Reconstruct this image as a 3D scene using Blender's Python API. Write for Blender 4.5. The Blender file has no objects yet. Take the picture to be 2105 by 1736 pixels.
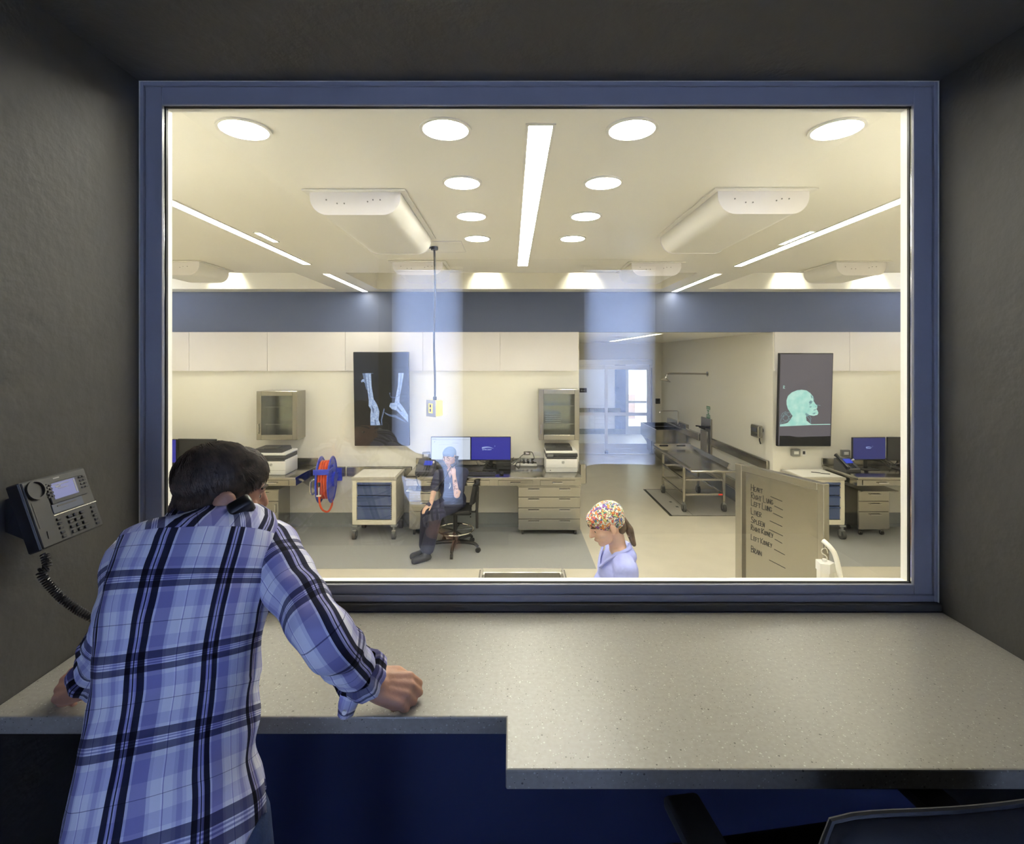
import bpy, bmesh, math, random
import numpy as np
from mathutils import Vector, Matrix, Euler, noise

random.seed(7)
scn = bpy.context.scene
COL = scn.collection
PI = math.pi
R = math.radians

# ------------------------------------------------------------------ camera
# x right, y into the picture, z up; lens centre at (0, 0, 1.65)
CZ = 1.65
FPX = 1040.0                      # focal length in pixels of the 2105 px wide frame
PX, PY = 1050.0, 735.0            # principal point (lens shifted down)
cam_d = bpy.data.cameras.new('camera')
cam_d.sensor_fit = 'HORIZONTAL'
cam_d.sensor_width = 36.0
cam_d.lens = 36.0 * FPX / 2105.0
cam_d.shift_x = (1052.5 - PX) / 2105.0
cam_d.shift_y = (PY - 868.0) / 2105.0
cam_d.clip_start = 0.02
cam = bpy.data.objects.new('camera', cam_d)
COL.objects.link(cam)
cam.location = (0, 0, CZ)
cam.rotation_euler = (R(90), 0, 0)
scn.camera = cam

# ------------------------------------------------------------------ sky, exposure
world = bpy.data.worlds.new('sky')
scn.world = world
world.use_nodes = True
wbg = world.node_tree.nodes['Background']
wbg.inputs[0].default_value = (0.55, 0.64, 1.0, 1)
wbg.inputs[1].default_value = 16.0
scn.view_settings.view_transform = 'Standard'
scn.view_settings.look = 'None'
scn.view_settings.gamma = 1.0
scn.view_settings.use_curve_mapping = False
scn.view_settings.exposure = 1.2
scn.cycles.max_bounces = 10
scn.cycles.diffuse_bounces = 5
scn.cycles.glossy_bounces = 5
scn.cycles.transparent_max_bounces = 16
scn.cycles.sample_clamp_indirect = 6.0
scn.cycles.caustics_reflective = False
scn.cycles.caustics_refractive = False

# light strengths (linear emission of the lamps' diffusers)
E_STRIP = 20.0
E_DOWN = 46.0
E_ALCOVE = 5.0
E_UP = 22.0  # added uplights that lift the lab ceiling
WARM = (1.0, 0.94, 0.80)
ES = 0.43            # screens glow at their own level whatever the exposure

# main levels
F = -0.75            # floor of the lower lab; the observation floor is z = 0
CEIL = 2.58
YW = 1.70            # observation side of the window wall
YB = 7.20            # back wall of the lab
XL, XR = -1.25, 1.44 # observation side walls

def at(px, py, d):
    return Vector(((px - PX) / FPX * d, d, CZ - (py - PY) / FPX * d))

# daylight through the two windows behind the camera (portals only guide the sky light)
for x0, x1 in ((-1.107, -0.461), (0.70, 1.347)):
    ld = bpy.data.lights.new('daylight_portal', 'AREA')
    ld.shape = 'RECTANGLE'; ld.size = x1 - x0; ld.size_y = 2.25
    ld.cycles.is_portal = True
    lo = bpy.data.objects.new('daylight_portal', ld)
    COL.objects.link(lo)
    lo.location = ((x0 + x1) / 2, -1.37, 1.375)
    lo.rotation_euler = (R(90), 0, 0)

# ------------------------------------------------------------------ materials
MATS = {}
def new_mat(name):
    m = bpy.data.materials.new(name)
    m.use_nodes = True
    MATS[name] = m
    nt = m.node_tree
    return m, nt, nt.nodes['Principled BSDF']

def N(nt, typ, **kw):
    n = nt.nodes.new(typ)
    for k, v in kw.items():
        setattr(n, k, v)
    return n

def mat(name, col, rough=0.5, metal=0.0, var=0.0, vscale=8.0, bump=0.0, bscale=60.0, spec=0.5, sheen=0.0, stretch=None, sss=0.0):
    if name in MATS:
        return MATS[name]
    m, nt, b = new_mat(name)
    b.inputs['Roughness'].default_value = rough
    b.inputs['Metallic'].default_value = metal
    b.inputs['Specular IOR Level'].default_value = spec
    c = (col[0], col[1], col[2], 1)
    b.inputs['Base Color'].default_value = c
    tc = N(nt, 'ShaderNodeTexCoord')
    mp = N(nt, 'ShaderNodeMapping')
    if stretch: mp.inputs['Scale'].default_value = stretch
    nt.links.new(tc.outputs['Object'], mp.inputs[0])
    if var > 0:
        nz = N(nt, 'ShaderNodeTexNoise')
        nz.inputs['Scale'].default_value = vscale
        nz.inputs['Detail'].default_value = 4
        nt.links.new(mp.outputs[0], nz.inputs['Vector'])
        rp = N(nt, 'ShaderNodeValToRGB')
        rp.color_ramp.elements[0].position = 0.3
        rp.color_ramp.elements[1].position = 0.7
        rp.color_ramp.elements[0].color = tuple(x * (1 - var) for x in col) + (1,)
        rp.color_ramp.elements[1].color = tuple(min(1, x * (1 + var)) for x in col) + (1,)
        nt.links.new(nz.outputs['Fac'], rp.inputs[0])
        nt.links.new(rp.outputs[0], b.inputs['Base Color'])
    if bump > 0:
        nb = N(nt, 'ShaderNodeTexNoise')
        nb.inputs['Scale'].default_value = bscale
        nb.inputs['Detail'].default_value = 3
        nt.links.new(mp.outputs[0], nb.inputs['Vector'])
        bp = N(nt, 'ShaderNodeBump')
        bp.inputs['Strength'].default_value = bump
        bp.inputs['Distance'].default_value = 0.01
        nt.links.new(nb.outputs['Fac'], bp.inputs['Height'])
        nt.links.new(bp.outputs[0], b.inputs['Normal'])
    if sheen: b.inputs['Sheen Weight'].default_value = sheen
    if sss:
        b.inputs['Subsurface Weight'].default_value = sss
        b.inputs['Subsurface Radius'].default_value = (0.01, 0.004, 0.002)
    return m

def emit(name, col, strength):
    if name in MATS:
        return MATS[name]
    m, nt, b = new_mat(name)
    b.inputs['Base Color'].default_value = (0.02, 0.02, 0.02, 1)
    b.inputs['Emission Color'].default_value = tuple(col) + (1,)
    b.inputs['Emission Strength'].default_value = strength
    b.inputs['Specular IOR Level'].default_value = .15
    b.inputs['Roughness'].default_value = 0.4
    return m

def glass(name, tint=(1, 1, 1), gain=2.0, rough=0.0):
    m, nt, b = new_mat(name)
    nt.nodes.remove(b)
    out = nt.nodes['Material Output']
    tr = N(nt, 'ShaderNodeBsdfTransparent'); tr.inputs[0].default_value = tuple(tint) + (1,)
    gl = N(nt, 'ShaderNodeBsdfGlossy'); gl.inputs['Roughness'].default_value = rough
    # Schlick's reflectance, the same from both faces of the pane
    ge = N(nt, 'ShaderNodeNewGeometry')
    dt = N(nt, 'ShaderNodeVectorMath', operation='DOT_PRODUCT')
    nt.links.new(ge.outputs['Incoming'], dt.inputs[0]); nt.links.new(ge.outputs['Normal'], dt.inputs[1])
    ab = N(nt, 'ShaderNodeMath', operation='ABSOLUTE'); nt.links.new(dt.outputs['Value'], ab.inputs[0])
    om = N(nt, 'ShaderNodeMath', operation='SUBTRACT'); om.inputs[0].default_value = 1.0; nt.links.new(ab.outputs[0], om.inputs[1])
    pw_ = N(nt, 'ShaderNodeMath', operation='POWER'); nt.links.new(om.outputs[0], pw_.inputs[0]); pw_.inputs[1].default_value = 5.0
    fr = N(nt, 'ShaderNodeMath', operation='MULTIPLY_ADD'); nt.links.new(pw_.outputs[0], fr.inputs[0]); fr.inputs[1].default_value = .96; fr.inputs[2].default_value = .04
    mu = N(nt, 'ShaderNodeMath', operation='MULTIPLY'); mu.inputs[1].default_value = gain; mu.use_clamp = True
    mx = N(nt, 'ShaderNodeMixShader')
    nt.links.new(fr.outputs[0], mu.inputs[0])
    nt.links.new(mu.outputs[0], mx.inputs[0])
    nt.links.new(tr.outputs[0], mx.inputs[1])
    nt.links.new(gl.outputs[0], mx.inputs[2])
    nt.links.new(mx.outputs[0], out.inputs[0])
    return m

def speckle(name, base, light, dark, scale, rough):
    m, nt, b = new_mat(name)
    b.inputs['Roughness'].default_value = rough
    tc = N(nt, 'ShaderNodeTexCoord')
    prev = None
    nz = N(nt, 'ShaderNodeTexNoise'); nz.inputs['Scale'].default_value = 90; nz.inputs['Detail'].default_value = 5
    nt.links.new(tc.outputs['Object'], nz.inputs['Vector'])
    rp = N(nt, 'ShaderNodeValToRGB')
    rp.color_ramp.elements[0].position = 0.35; rp.color_ramp.elements[1].position = 0.65
    rp.color_ramp.elements[0].color = tuple(x * 0.93 for x in base) + (1,)
    rp.color_ramp.elements[1].color = tuple(x * 1.07 for x in base) + (1,)
    nt.links.new(nz.outputs['Fac'], rp.inputs[0])
    prev = rp.outputs[0]
    for k, (c, sc, th, pick) in enumerate(((light, scale, 0.17, 0.80), (dark, scale * 0.8, 0.14, 0.86), (light, scale * 2.1, 0.22, 0.78), (dark, scale * 1.9, 0.18, 0.82))):
        mp = N(nt, 'ShaderNodeMapping'); mp.inputs['Location'].default_value = (k * 3.1, k * 1.7, k * 0.9)
        vo = N(nt, 'ShaderNodeTexVoronoi'); vo.inputs['Scale'].default_value = sc
        nt.links.new(tc.outputs['Object'], mp.inputs[0]); nt.links.new(mp.outputs[0], vo.inputs['Vector'])
        lt = N(nt, 'ShaderNodeMath', operation='LESS_THAN'); lt.inputs[1].default_value = th
        nt.links.new(vo.outputs['Distance'], lt.inputs[0])
        sp = N(nt, 'ShaderNodeSeparateColor'); nt.links.new(vo.outputs['Color'], sp.inputs[0])
        gt = N(nt, 'ShaderNodeMath', operation='GREATER_THAN'); gt.inputs[1].default_value = pick
        nt.links.new(sp.outputs[0], gt.inputs[0])
        ml = N(nt, 'ShaderNodeMath', operation='MULTIPLY')
        nt.links.new(lt.outputs[0], ml.inputs[0]); nt.links.new(gt.outputs[0], ml.inputs[1])
        mx = N(nt, 'ShaderNodeMix', data_type='RGBA')
        nt.links.new(ml.outputs[0], mx.inputs[0]); nt.links.new(prev, mx.inputs[6])
        mx.inputs[7].default_value = tuple(c) + (1,)
        prev = mx.outputs[2]
    nt.links.new(prev, b.inputs['Base Color'])
    return m

def brushed(name, col=(0.40, 0.385, 0.345), rough=0.20, axis=None, wave=.12):
    if name in MATS: return MATS[name]
    m, nt, b = new_mat(name)
    b.inputs['Metallic'].default_value = 1.0
    b.inputs['Base Color'].default_value = tuple(col) + (1,)
    tc = N(nt, 'ShaderNodeTexCoord')
    nz = N(nt, 'ShaderNodeTexNoise'); nz.inputs['Scale'].default_value = 3; nz.inputs['Detail'].default_value = 3
    nt.links.new(tc.outputs['Object'], nz.inputs['Vector'])
    mr = N(nt, 'ShaderNodeMapRange'); mr.inputs[3].default_value = rough - 0.05; mr.inputs[4].default_value = rough + 0.06
    nt.links.new(nz.outputs['Fac'], mr.inputs[0]); nt.links.new(mr.outputs[0], b.inputs['Roughness'])
    bp = N(nt, 'ShaderNodeBump'); bp.inputs['Strength'].default_value = wave; bp.inputs['Distance'].default_value = .02
    nt.links.new(nz.outputs['Fac'], bp.inputs['Height']); nt.links.new(bp.outputs[0], b.inputs['Normal'])
    return m

M_dark = mat('charcoal_paint', (0.054, 0.051, 0.045), 0.62, var=0.06, vscale=5, bump=0.35, bscale=22)
M_navy = mat('navy_paint', (0.028, 0.038, 0.10), 0.55, var=0.05, vscale=3)
M_frame = mat('blue_grey_steel_paint', (0.26, 0.26, 0.295), 0.38, var=0.05, vscale=6)
M_gasket = mat('black_gasket', (0.008, 0.008, 0.008), 0.6)
M_cream = mat('cream_paint', (0.85, 0.825, 0.745), 0.6, var=0.015, vscale=2)
M_ceil = mat('cream_ceiling_paint', (0.87, 0.845, 0.76), 0.33, var=0.012, vscale=1.5)
M_jamb = mat('white_jamb_paint', (0.85, 0.83, 0.77), 0.5)
M_band = mat('slate_blue_paint', (0.085, 0.108, 0.195), 0.5, var=0.03, vscale=2)
M_panel = mat('white_wall_panel', (0.80, 0.77, 0.77), 0.45, var=0.01)
M_grey = mat('grey_vinyl_floor', (0.345, 0.35, 0.34), 0.38, var=0.05, vscale=60)
M_beige = mat('beige_vinyl_floor', (0.66, 0.61, 0.50), 0.32, var=0.04, vscale=4)
M_base = mat('grey_cove_base', (0.24, 0.255, 0.26), 0.45, var=0.04, vscale=30)
M_white = mat('white_enamel', (0.80, 0.78, 0.72), 0.35)
M_plast = mat('white_plastic', (0.80, 0.79, 0.76), 0.35)
M_black = mat('black_plastic', (0.012, 0.012, 0.013), 0.35)
M_blackm = mat('black_matte', (0.010, 0.010, 0.011), 0.7)
M_dgrey = mat('dark_grey_plastic', (0.05, 0.05, 0.052), 0.45)
M_mgrey = mat('mid_grey_plastic', (0.22, 0.22, 0.21), 0.45)
M_steel = brushed('brushed_steel')
M_steelh = brushed('brushed_steel_horizontal', axis=(1, 30, 30))
M_chrome = mat('chrome', (0.75, 0.74, 0.70), 0.12, metal=1.0)
M_rubber = mat('grey_rubber', (0.07, 0.072, 0.07), 0.6)
M_cart = mat('cream_cart_plastic', (0.72, 0.68, 0.55), 0.4)
M_draw = mat('blue_drawer_plastic', (0.055, 0.085, 0.20), 0.35)
M_hblue = mat('blue_reel_paint', (0.03, 0.055, 0.55), 0.3)
M_orange = mat('orange_hose', (0.75, 0.10, 0.02), 0.4)
M_yellow = mat('yellow_box', (0.90, 0.72, 0.02), 0.35)
M_green = mat('green_sign', (0.0, 0.16, 0.05), 0.5)
M_red = mat('red_label', (0.7, 0.05, 0.03), 0.5)
M_marker = mat('black_marker_ink', (0.015, 0.014, 0.012), 0.6)
M_counter = speckle('speckled_solid_surface', (0.255, 0.238, 0.205), (0.41, 0.39, 0.35), (0.08, 0.07, 0.06), 80, 0.34)
M_glass = glass('window_glass', (0.97, 0.985, 0.98), 1.55)
M_pane = glass('cabinet_glass', (0.92, 0.95, 0.94), 1.6)
M_lamp = emit('lamp_diffuser', WARM, E_STRIP)
M_down = emit('downlight_lens', (1.0, 0.95, 0.84), E_DOWN)
M_alc = emit('alcove_lamp_diffuser', WARM, E_ALCOVE)
M_tv = mat('screen_glass_black', (0.008, 0.008, 0.009), 0.12)

# ------------------------------------------------------------------ mesh helpers
class MB:
    def __init__(self):
        self.v = []; self.f = []; self.uv = []
    def add(self, vs, fs, uvs=None):
        o = len(self.v)
        self.v.extend([tuple(p) for p in vs])
        self.f.extend([tuple(i + o for i in f) for f in fs])
        if uvs is not None:
            self.uv.extend(uvs)
        return self
    def box(self, x0, x1, y0, y1, z0, z1, bev=0.0, seg=1):
        x0, x1 = min(x0, x1), max(x0, x1); y0, y1 = min(y0, y1), max(y0, y1); z0, z1 = min(z0, z1), max(z0, z1)
        vs = [(x, y, z) for z in (z0, z1) for y in (y0, y1) for x in (x0, x1)]
        fs = [(0, 2, 3, 1), (4, 5, 7, 6), (0, 1, 5, 4), (2, 6, 7, 3), (0, 4, 6, 2), (1, 3, 7, 5)]
        if bev <= 0:
            return self.add(vs, fs)
        bm = bmesh.new()
        bv = [bm.verts.new(p) for p in vs]
        for f in fs: bm.faces.new([bv[i] for i in f])
        bev = min(bev, 0.49 * min(x1 - x0, y1 - y0, z1 - z0))
        bmesh.ops.bevel(bm, geom=list(bm.edges), offset=bev, segments=seg, affect='EDGES', profile=0.5)
        bm.verts.index_update()
        self.add([v.co[:] for v in bm.verts], [[v.index for v in f.verts] for f in bm.faces])
        bm.free()
        return self
    def cyl(self, p0, p1, r0, r1=None, n=16, caps=True):
        r1 = r0 if r1 is None else r1
        p0, p1 = Vector(p0), Vector(p1)
        ax = (p1 - p0).normalized()
        up = Vector((0, 0, 1)) if abs(ax.z) < 0.9 else Vector((1, 0, 0))
        a = ax.cross(up).normalized(); b = ax.cross(a)
        vs = []
        for p, r in ((p0, r0), (p1, r1)):
            for k in range(n):
                t = 2 * PI * k / n
                vs.append(p + a * (r * math.cos(t)) + b * (r * math.sin(t)))
        fs = [(k, (k + 1) % n, n + (k + 1) % n, n + k) for k in range(n)]
        if caps:
            fs.append(tuple(range(n))); fs.append(tuple(range(n, 2 * n)))
        return self.add(vs, fs)
    def ring(self, c, axis, ro, ri, h, n=28):
        c = Vector(c); ax = Vector(axis).normalized()
        up = Vector((0, 0, 1)) if abs(ax.z) < 0.9 else Vector((1, 0, 0))
        a = ax.cross(up).normalized(); b = ax.cross(a)
        vs = []
        for r, o in ((ro, 0), (ro, h), (ri, h), (ri, 0)):
            for k in range(n):
                t = 2 * PI * k / n
                vs.append(c + ax * o + a * (r * math.cos(t)) + b * (r * math.sin(t)))
        fs = []
        for q in range(4):
            for k in range(n):
                fs.append((q * n + k, q * n + (k + 1) % n, ((q + 1) % 4) * n + (k + 1) % n, ((q + 1) % 4) * n + k))
        return self.add(vs, fs)
    def tube(self, pts, r, n=8, closed=False, caps=True, flat=None):
        pts = [Vector(p) for p in pts]
        m = len(pts)
        rs = r if isinstance(r, (list, tuple)) else [r] * m
        vs = []; prev = None
        for i, p in enumerate(pts):
            q0 = pts[(i - 1) % m] if (closed or i > 0) else p
            q1 = pts[(i + 1) % m] if (closed or i < m - 1) else p
            t = (q1 - q0).normalized()
            if prev is None:
                up = Vector((0, 0, 1)) if abs(t.z) < 0.9 else Vector((1, 0, 0))
                a = t.cross(up).normalized()
            else:
                a = (prev - t * prev.dot(t)).normalized()
            prev = a
            b = t.cross(a)
            for k in range(n):
                w = 2 * PI * k / n
                fb = flat if flat else 1.0
                vs.append(p + a * (rs[i] * math.cos(w)) + b * (rs[i] * fb * math.sin(w)))
        fs = []
        for i in range(m if closed else m - 1):
            j = (i + 1) % m
            for k in range(n):
                fs.append((i * n + k, i * n + (k + 1) % n, j * n + (k + 1) % n, j * n + k))
        if caps and not closed:
            fs.append(tuple(range(n))); fs.append(tuple(range((m - 1) * n, m * n)))
        return self.add(vs, fs)
    def torus(self, c, axis, rad, r, n=40, k=8):
        c = Vector(c); ax = Vector(axis).normalized()
        up = Vector((0, 0, 1)) if abs(ax.z) < 0.9 else Vector((1, 0, 0))
        a = ax.cross(up).normalized(); b = ax.cross(a)
        return self.tube([c + a * (rad * math.cos(2 * PI * i / n)) + b * (rad * math.sin(2 * PI * i / n)) for i in range(n)], r, k, closed=True)
    def ball(self, c, r, n=12, m=8):
        if not isinstance(r, (list, tuple)): r = (r, r, r)
        vs = [(c[0], c[1], c[2] + r[2])]; fs = []
        for i in range(1, m):
            ph = PI * i / m
            for k in range(n):
                th = 2 * PI * k / n
                vs.append((c[0] + r[0] * math.sin(ph) * math.cos(th), c[1] + r[1] * math.sin(ph) * math.sin(th), c[2] + r[2] * math.cos(ph)))
        vs.append((c[0], c[1], c[2] - r[2]))
        for k in range(n): fs.append((0, 1 + k, 1 + (k + 1) % n))
        for i in range(m - 2):
            for k in range(n):
                a = 1 + i * n + k; b = 1 + i * n + (k + 1) % n
                fs.append((a, a + n, b + n, b))
        e = len(vs) - 1; s = 1 + (m - 2) * n
        for k in range(n): fs.append((s + k, e, s + (k + 1) % n))
        return self.add(vs, fs)
    def prism(self, pa, pb):
        """solid between two matching 3-D outlines"""
        n = len(pa)
        return self.add(list(pa) + list(pb), [tuple(range(n)), tuple(range(n, 2 * n))] + [(k, (k + 1) % n, n + (k + 1) % n, n + k) for k in range(n)])
    def ext(self, poly, axis, a, b):
        """extrude a 2-D outline along x, y or z from a to b"""
        f = {'x': lambda p, t: (t, p[0], p[1]), 'y': lambda p, t: (p[0], t, p[1]), 'z': lambda p, t: (p[0], p[1], t)}[axis]
        return self.prism([f(p, a) for p in poly], [f(p, b) for p in poly])
    def lathe(self, prof, n=24, o=(0, 0, 0)):
        vs = []
        for r, z in prof:
            for k in range(n):
                t = 2 * PI * k / n
                vs.append((o[0] + r * math.cos(t), o[1] + r * math.sin(t), o[2] + z))
        fs = []
        for i in range(len(prof) - 1):
            for k in range(n):
                fs.append((i * n + k, i * n + (k + 1) % n, (i + 1) * n + (k + 1) % n, (i + 1) * n + k))
        fs.append(tuple(range(n))); fs.append(tuple(range((len(prof) - 1) * n, len(prof) * n)))
        return self.add(vs, fs)
    def xf(self, M):
        self.v = [tuple(M @ Vector(p)) for p in self.v]
        return self
    def mesh(self, name, smooth=True, angle=35):
        me = bpy.data.meshes.new(name)
        me.from_pydata(self.v, [], self.f)
        if self.uv:
            ul = me.uv_layers.new(name='UVMap')
            ul.data.foreach_set('uv', [c for p in self.uv for c in p])
        else:
            bm = bmesh.new(); bm.from_mesh(me)
            bmesh.ops.recalc_face_normals(bm, faces=list(bm.faces))
            bm.to_mesh(me); bm.free()
        if smooth:
            me.polygons.foreach_set('use_smooth', [True] * len(me.polygons))
            me.set_sharp_from_angle(angle=R(angle))
        me.update()
        return me
    def build(self, name, m, parent=None, smooth=True, angle=35, loc=None, label=None):
        me = self.mesh(name, smooth, angle)
        me.materials.append(m)
        return link(name, me, parent, loc, label)

def link(name, me, parent=None, loc=None, label=None):
    o = bpy.data.objects.new(name, me)
    COL.objects.link(o)
    if parent is not None: o.parent = parent
    if loc is not None: o.location = loc
    if label: o['label'] = label
    return o

def tag(o, label, cat, group=None):
    o['label'] = label; o['category'] = cat
    if group: o['group'] = group
    return o

def thing(name, label, cat, loc=(0, 0, 0), rz=0.0, group=None):
    o = bpy.data.objects.new(name, None)
    o.empty_display_size = 0.1
    COL.objects.link(o)
    o.location = loc; o.rotation_euler = (0, 0, rz)
    return tag(o, label, cat, group)

def struct(name, mb, m, parent=None, smooth=False):
    o = mb.build(name, m, parent, smooth)
    if parent is None: o['kind'] = 'structure'
    return o

def sgroup(name, loc=(0, 0, 0)):
    o = bpy.data.objects.new(name, None)
    o.empty_display_size = 0.1
    COL.objects.link(o); o.location = loc; o['kind'] = 'structure'
    return o

def copy_tree(o, parent=None):
    c = o.copy(); COL.objects.link(c)
    c.parent = parent
    for ch in list(o.children): copy_tree(ch, c)
    return c

def place(root, loc, label=None, rz=None):
    root.location = loc
    if label: root['label'] = label
    if rz is not None: root.rotation_euler = (0, 0, rz)
    return root

def catmull(keys, n):
    """smooth interpolation of rows of numbers"""
    K = np.array(keys, float); m = len(K)
    out = []
    for i in range(m - 1):
        p0 = K[max(i - 1, 0)]; p1 = K[i]; p2 = K[i + 1]; p3 = K[min(i + 2, m - 1)]
        for s in range(n):
            t = s / n
            out.append(0.5 * ((2 * p1) + (-p0 + p2) * t + (2 * p0 - 5 * p1 + 4 * p2 - p3) * t * t + (-p0 + 3 * p1 - 3 * p2 + p3) * t ** 3))
    out.append(K[-1])
    return np.array(out)

def curve(pts, n=8):
    return [Vector(p) for p in catmull([tuple(p) for p in pts], n)]

# a body part grown together from ellipsoids and tapered capsules
def blob(name, prims, voxel, m, parent=None, smooth=6, M=None, factor=0.5, label=None):
    mb = MB()
    for p in prims:
        if p[0] == 'e':
            c, r = p[1], p[2]
            e = MB().ball((0, 0, 0), tuple(r), 20, 14)
            if len(p) > 3: e.xf(p[3].to_4x4())
            e.xf(Matrix.Translation(c))
            mb.add(e.v, e.f)
        else:
            p0, p1, r0, r1 = Vector(p[1]), Vector(p[2]), p[3], p[4]
            d = (p1 - p0); L = d.length
            if L < 1e-6: continue
            q = Vector((0, 0, 1)).rotation_difference(d.normalized()).to_matrix().to_4x4()
            prof = []
            for k in range(0, 6):
                t = PI / 2 * k / 5
                prof.append((r0 * math.sin(t) + 1e-5, -r0 * math.cos(t)))
            for k in range(0, 6):
                t = PI / 2 * k / 5
                prof.append((r1 * math.cos(t) + 1e-5, L + r1 * math.sin(t)))
            e = MB().lathe(prof, 18)
            e.xf(Matrix.Translation(p0) @ q)
            mb.add(e.v, e.f)
    if M is not None: mb.xf(M)
    me = mb.mesh(name + '_raw', smooth=False)
    tmp = bpy.data.objects.new(name + '_raw', me)
    COL.objects.link(tmp)
    rm = tmp.modifiers.new('r', 'REMESH'); rm.mode = 'VOXEL'; rm.voxel_size = voxel
    sm = tmp.modifiers.new('s', 'SMOOTH'); sm.iterations = smooth; sm.factor = factor
    dg = bpy.context.evaluated_depsgraph_get()
    res = bpy.data.meshes.new_from_object(tmp.evaluated_get(dg))
    bpy.data.objects.remove(tmp); bpy.data.meshes.remove(me)
    res.name = name
    res.polygons.foreach_set('use_smooth', [True] * len(res.polygons))
    res.materials.clear(); res.materials.append(m)
    return link(name, res, parent, None, label)

# hand lettering made of strokes; glyphs live on a unit square
GL = {
 'A': [[(0, 0), (.45, 1), (.9, 0)], [(.2, .4), (.72, .4)]],
 'B': [[(0, 0), (0, 1), (.6, .95), (.65, .62), (0, .52), (.75, .4), (.7, .05), (0, 0)]],
 'C': [[(.8, .85), (.4, 1), (.05, .6), (.1, .2), (.45, 0), (.8, .15)]],
 'D': [[(0, 0), (0, 1), (.5, .9), (.75, .5), (.5, .1), (0, 0)]],
 'E': [[(.7, 1), (0, 1), (0, 0), (.7, 0)], [(0, .52), (.55, .52)]],
 'F': [[(.7, 1), (0, 1), (0, 0)], [(0, .52), (.55, .52)]],
 'G': [[(.8, .85), (.4, 1), (.05, .6), (.1, .2), (.45, 0), (.8, .2), (.8, .45), (.5, .45)]],
 'H': [[(0, 0), (0, 1)], [(.8, 0), (.8, 1)], [(0, .5), (.8, .5)]],
 'I': [[(.3, 0), (.3, 1)]],
 'K': [[(0, 0), (0, 1)], [(.75, 1), (0, .45), (.8, 0)]],
 'L': [[(0, 1), (0, 0), (.7, 0)]],
 'M': [[(0, 0), (.1, 1), (.5, .3), (.9, 1), (1, 0)]],
 'N': [[(0, 0), (0, 1), (.75, 0), (.75, 1)]],
 'O': [[(.4, 1), (.05, .6), (.1, .15), (.45, 0), (.8, .3), (.75, .8), (.4, 1)]],
 'P': [[(0, 0), (0, 1), (.6, .95), (.7, .65), (.5, .5), (0, .45)]],
 'R': [[(0, 0), (0, 1), (.6, .95), (.65, .6), (0, .48), (.75, 0)]],
 'S': [[(.75, .85), (.4, 1), (.05, .8), (.2, .55), (.65, .42), (.7, .15), (.35, 0), (0, .12)]],
 'T': [[(0, 1), (.8, 1)], [(.4, 1), (.4, 0)]],
 'U': [[(0, 1), (.05, .2), (.4, 0), (.7, .2), (.75, 1)]],
 'V': [[(0, 1), (.4, 0), (.8, 1)]],
 'Y': [[(0, 1), (.4, .5)], [(.8, 1), (.25, 0)]],
 '-': [[(.1, .5), (.7, .5)]],
 '1': [[(.1, .8), (.35, 1), (.35, 0)]], '2': [[(0, .8), (.4, 1), (.7, .7), (0, 0), (.75, 0)]], '0': [[(.4, 1), (.05, .5), (.4, 0), (.75, .5), (.4, 1)]],
}
def strokes(mb, lines, w, t=0.0008):
    """flat pen strokes in the local xz plane, facing -y"""
    for ln in lines:
        for (x0, z0), (x1, z1) in zip(ln[:-1], ln[1:]):
            dx, dz = x1 - x0, z1 - z0
            L = math.hypot(dx, dz) or 1e-6
            nx, nz = -dz / L * w / 2, dx / L * w / 2
            ex, ez = dx / L * w * 0.35, dz / L * w * 0.35
            q = [(x0 - ex + nx, z0 - ez + nz), (x1 + ex + nx, z1 + ez + nz), (x1 + ex - nx, z1 + ez - nz), (x0 - ex - nx, z0 - ez - nz)]
            mb.ext(q, 'y', -t, 0)
    return mb
def lettering(text, x, z, h, w, cap=1.0, pitch=0.62, jitter=0.0):
    """small capitals: the first letter of each word is taller"""
    mb = MB(); rnd = random.Random(text)
    first = True
    for ch in text:
        if ch == ' ':
            x += h * 0.42; first = True; continue
        hh = h * (cap if first else 1.0)
        first = False
        g = GL[ch]
        j = lambda: rnd.uniform(-jitter, jitter) * h
        adv = hh * (0.25 if ch == 'I' else pitch)
        strokes(mb, [[(x + (px if ch != 'I' else 0.1) * hh * 0.6 + j(), z + pz * hh + j()) for px, pz in ln] for ln in g], w)
        x += adv + h * 0.07
    return mb, x

# ================================================================== OBSERVATION ROOM SHELL
YR = -1.30                                  # wall behind the camera
struct('floor', MB().box(XL - .1, XR + .1, YR - .12, YW, -0.1, 0), mat('dark_carpet', (0.03, 0.032, 0.04), 0.9, bump=0.3, bscale=200))
struct('ceiling', MB().box(XL - .1, XR + .1, YR - .12, YW, CEIL, CEIL + .1), M_dark)
struct('wall_left', MB().box(XL - .1, XL, YR - .12, YW, 0, CEIL), M_dark)
struct('wall_right', MB().box(XR, XR + .1, YR - .12, YW, 0, CEIL), M_dark)
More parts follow.
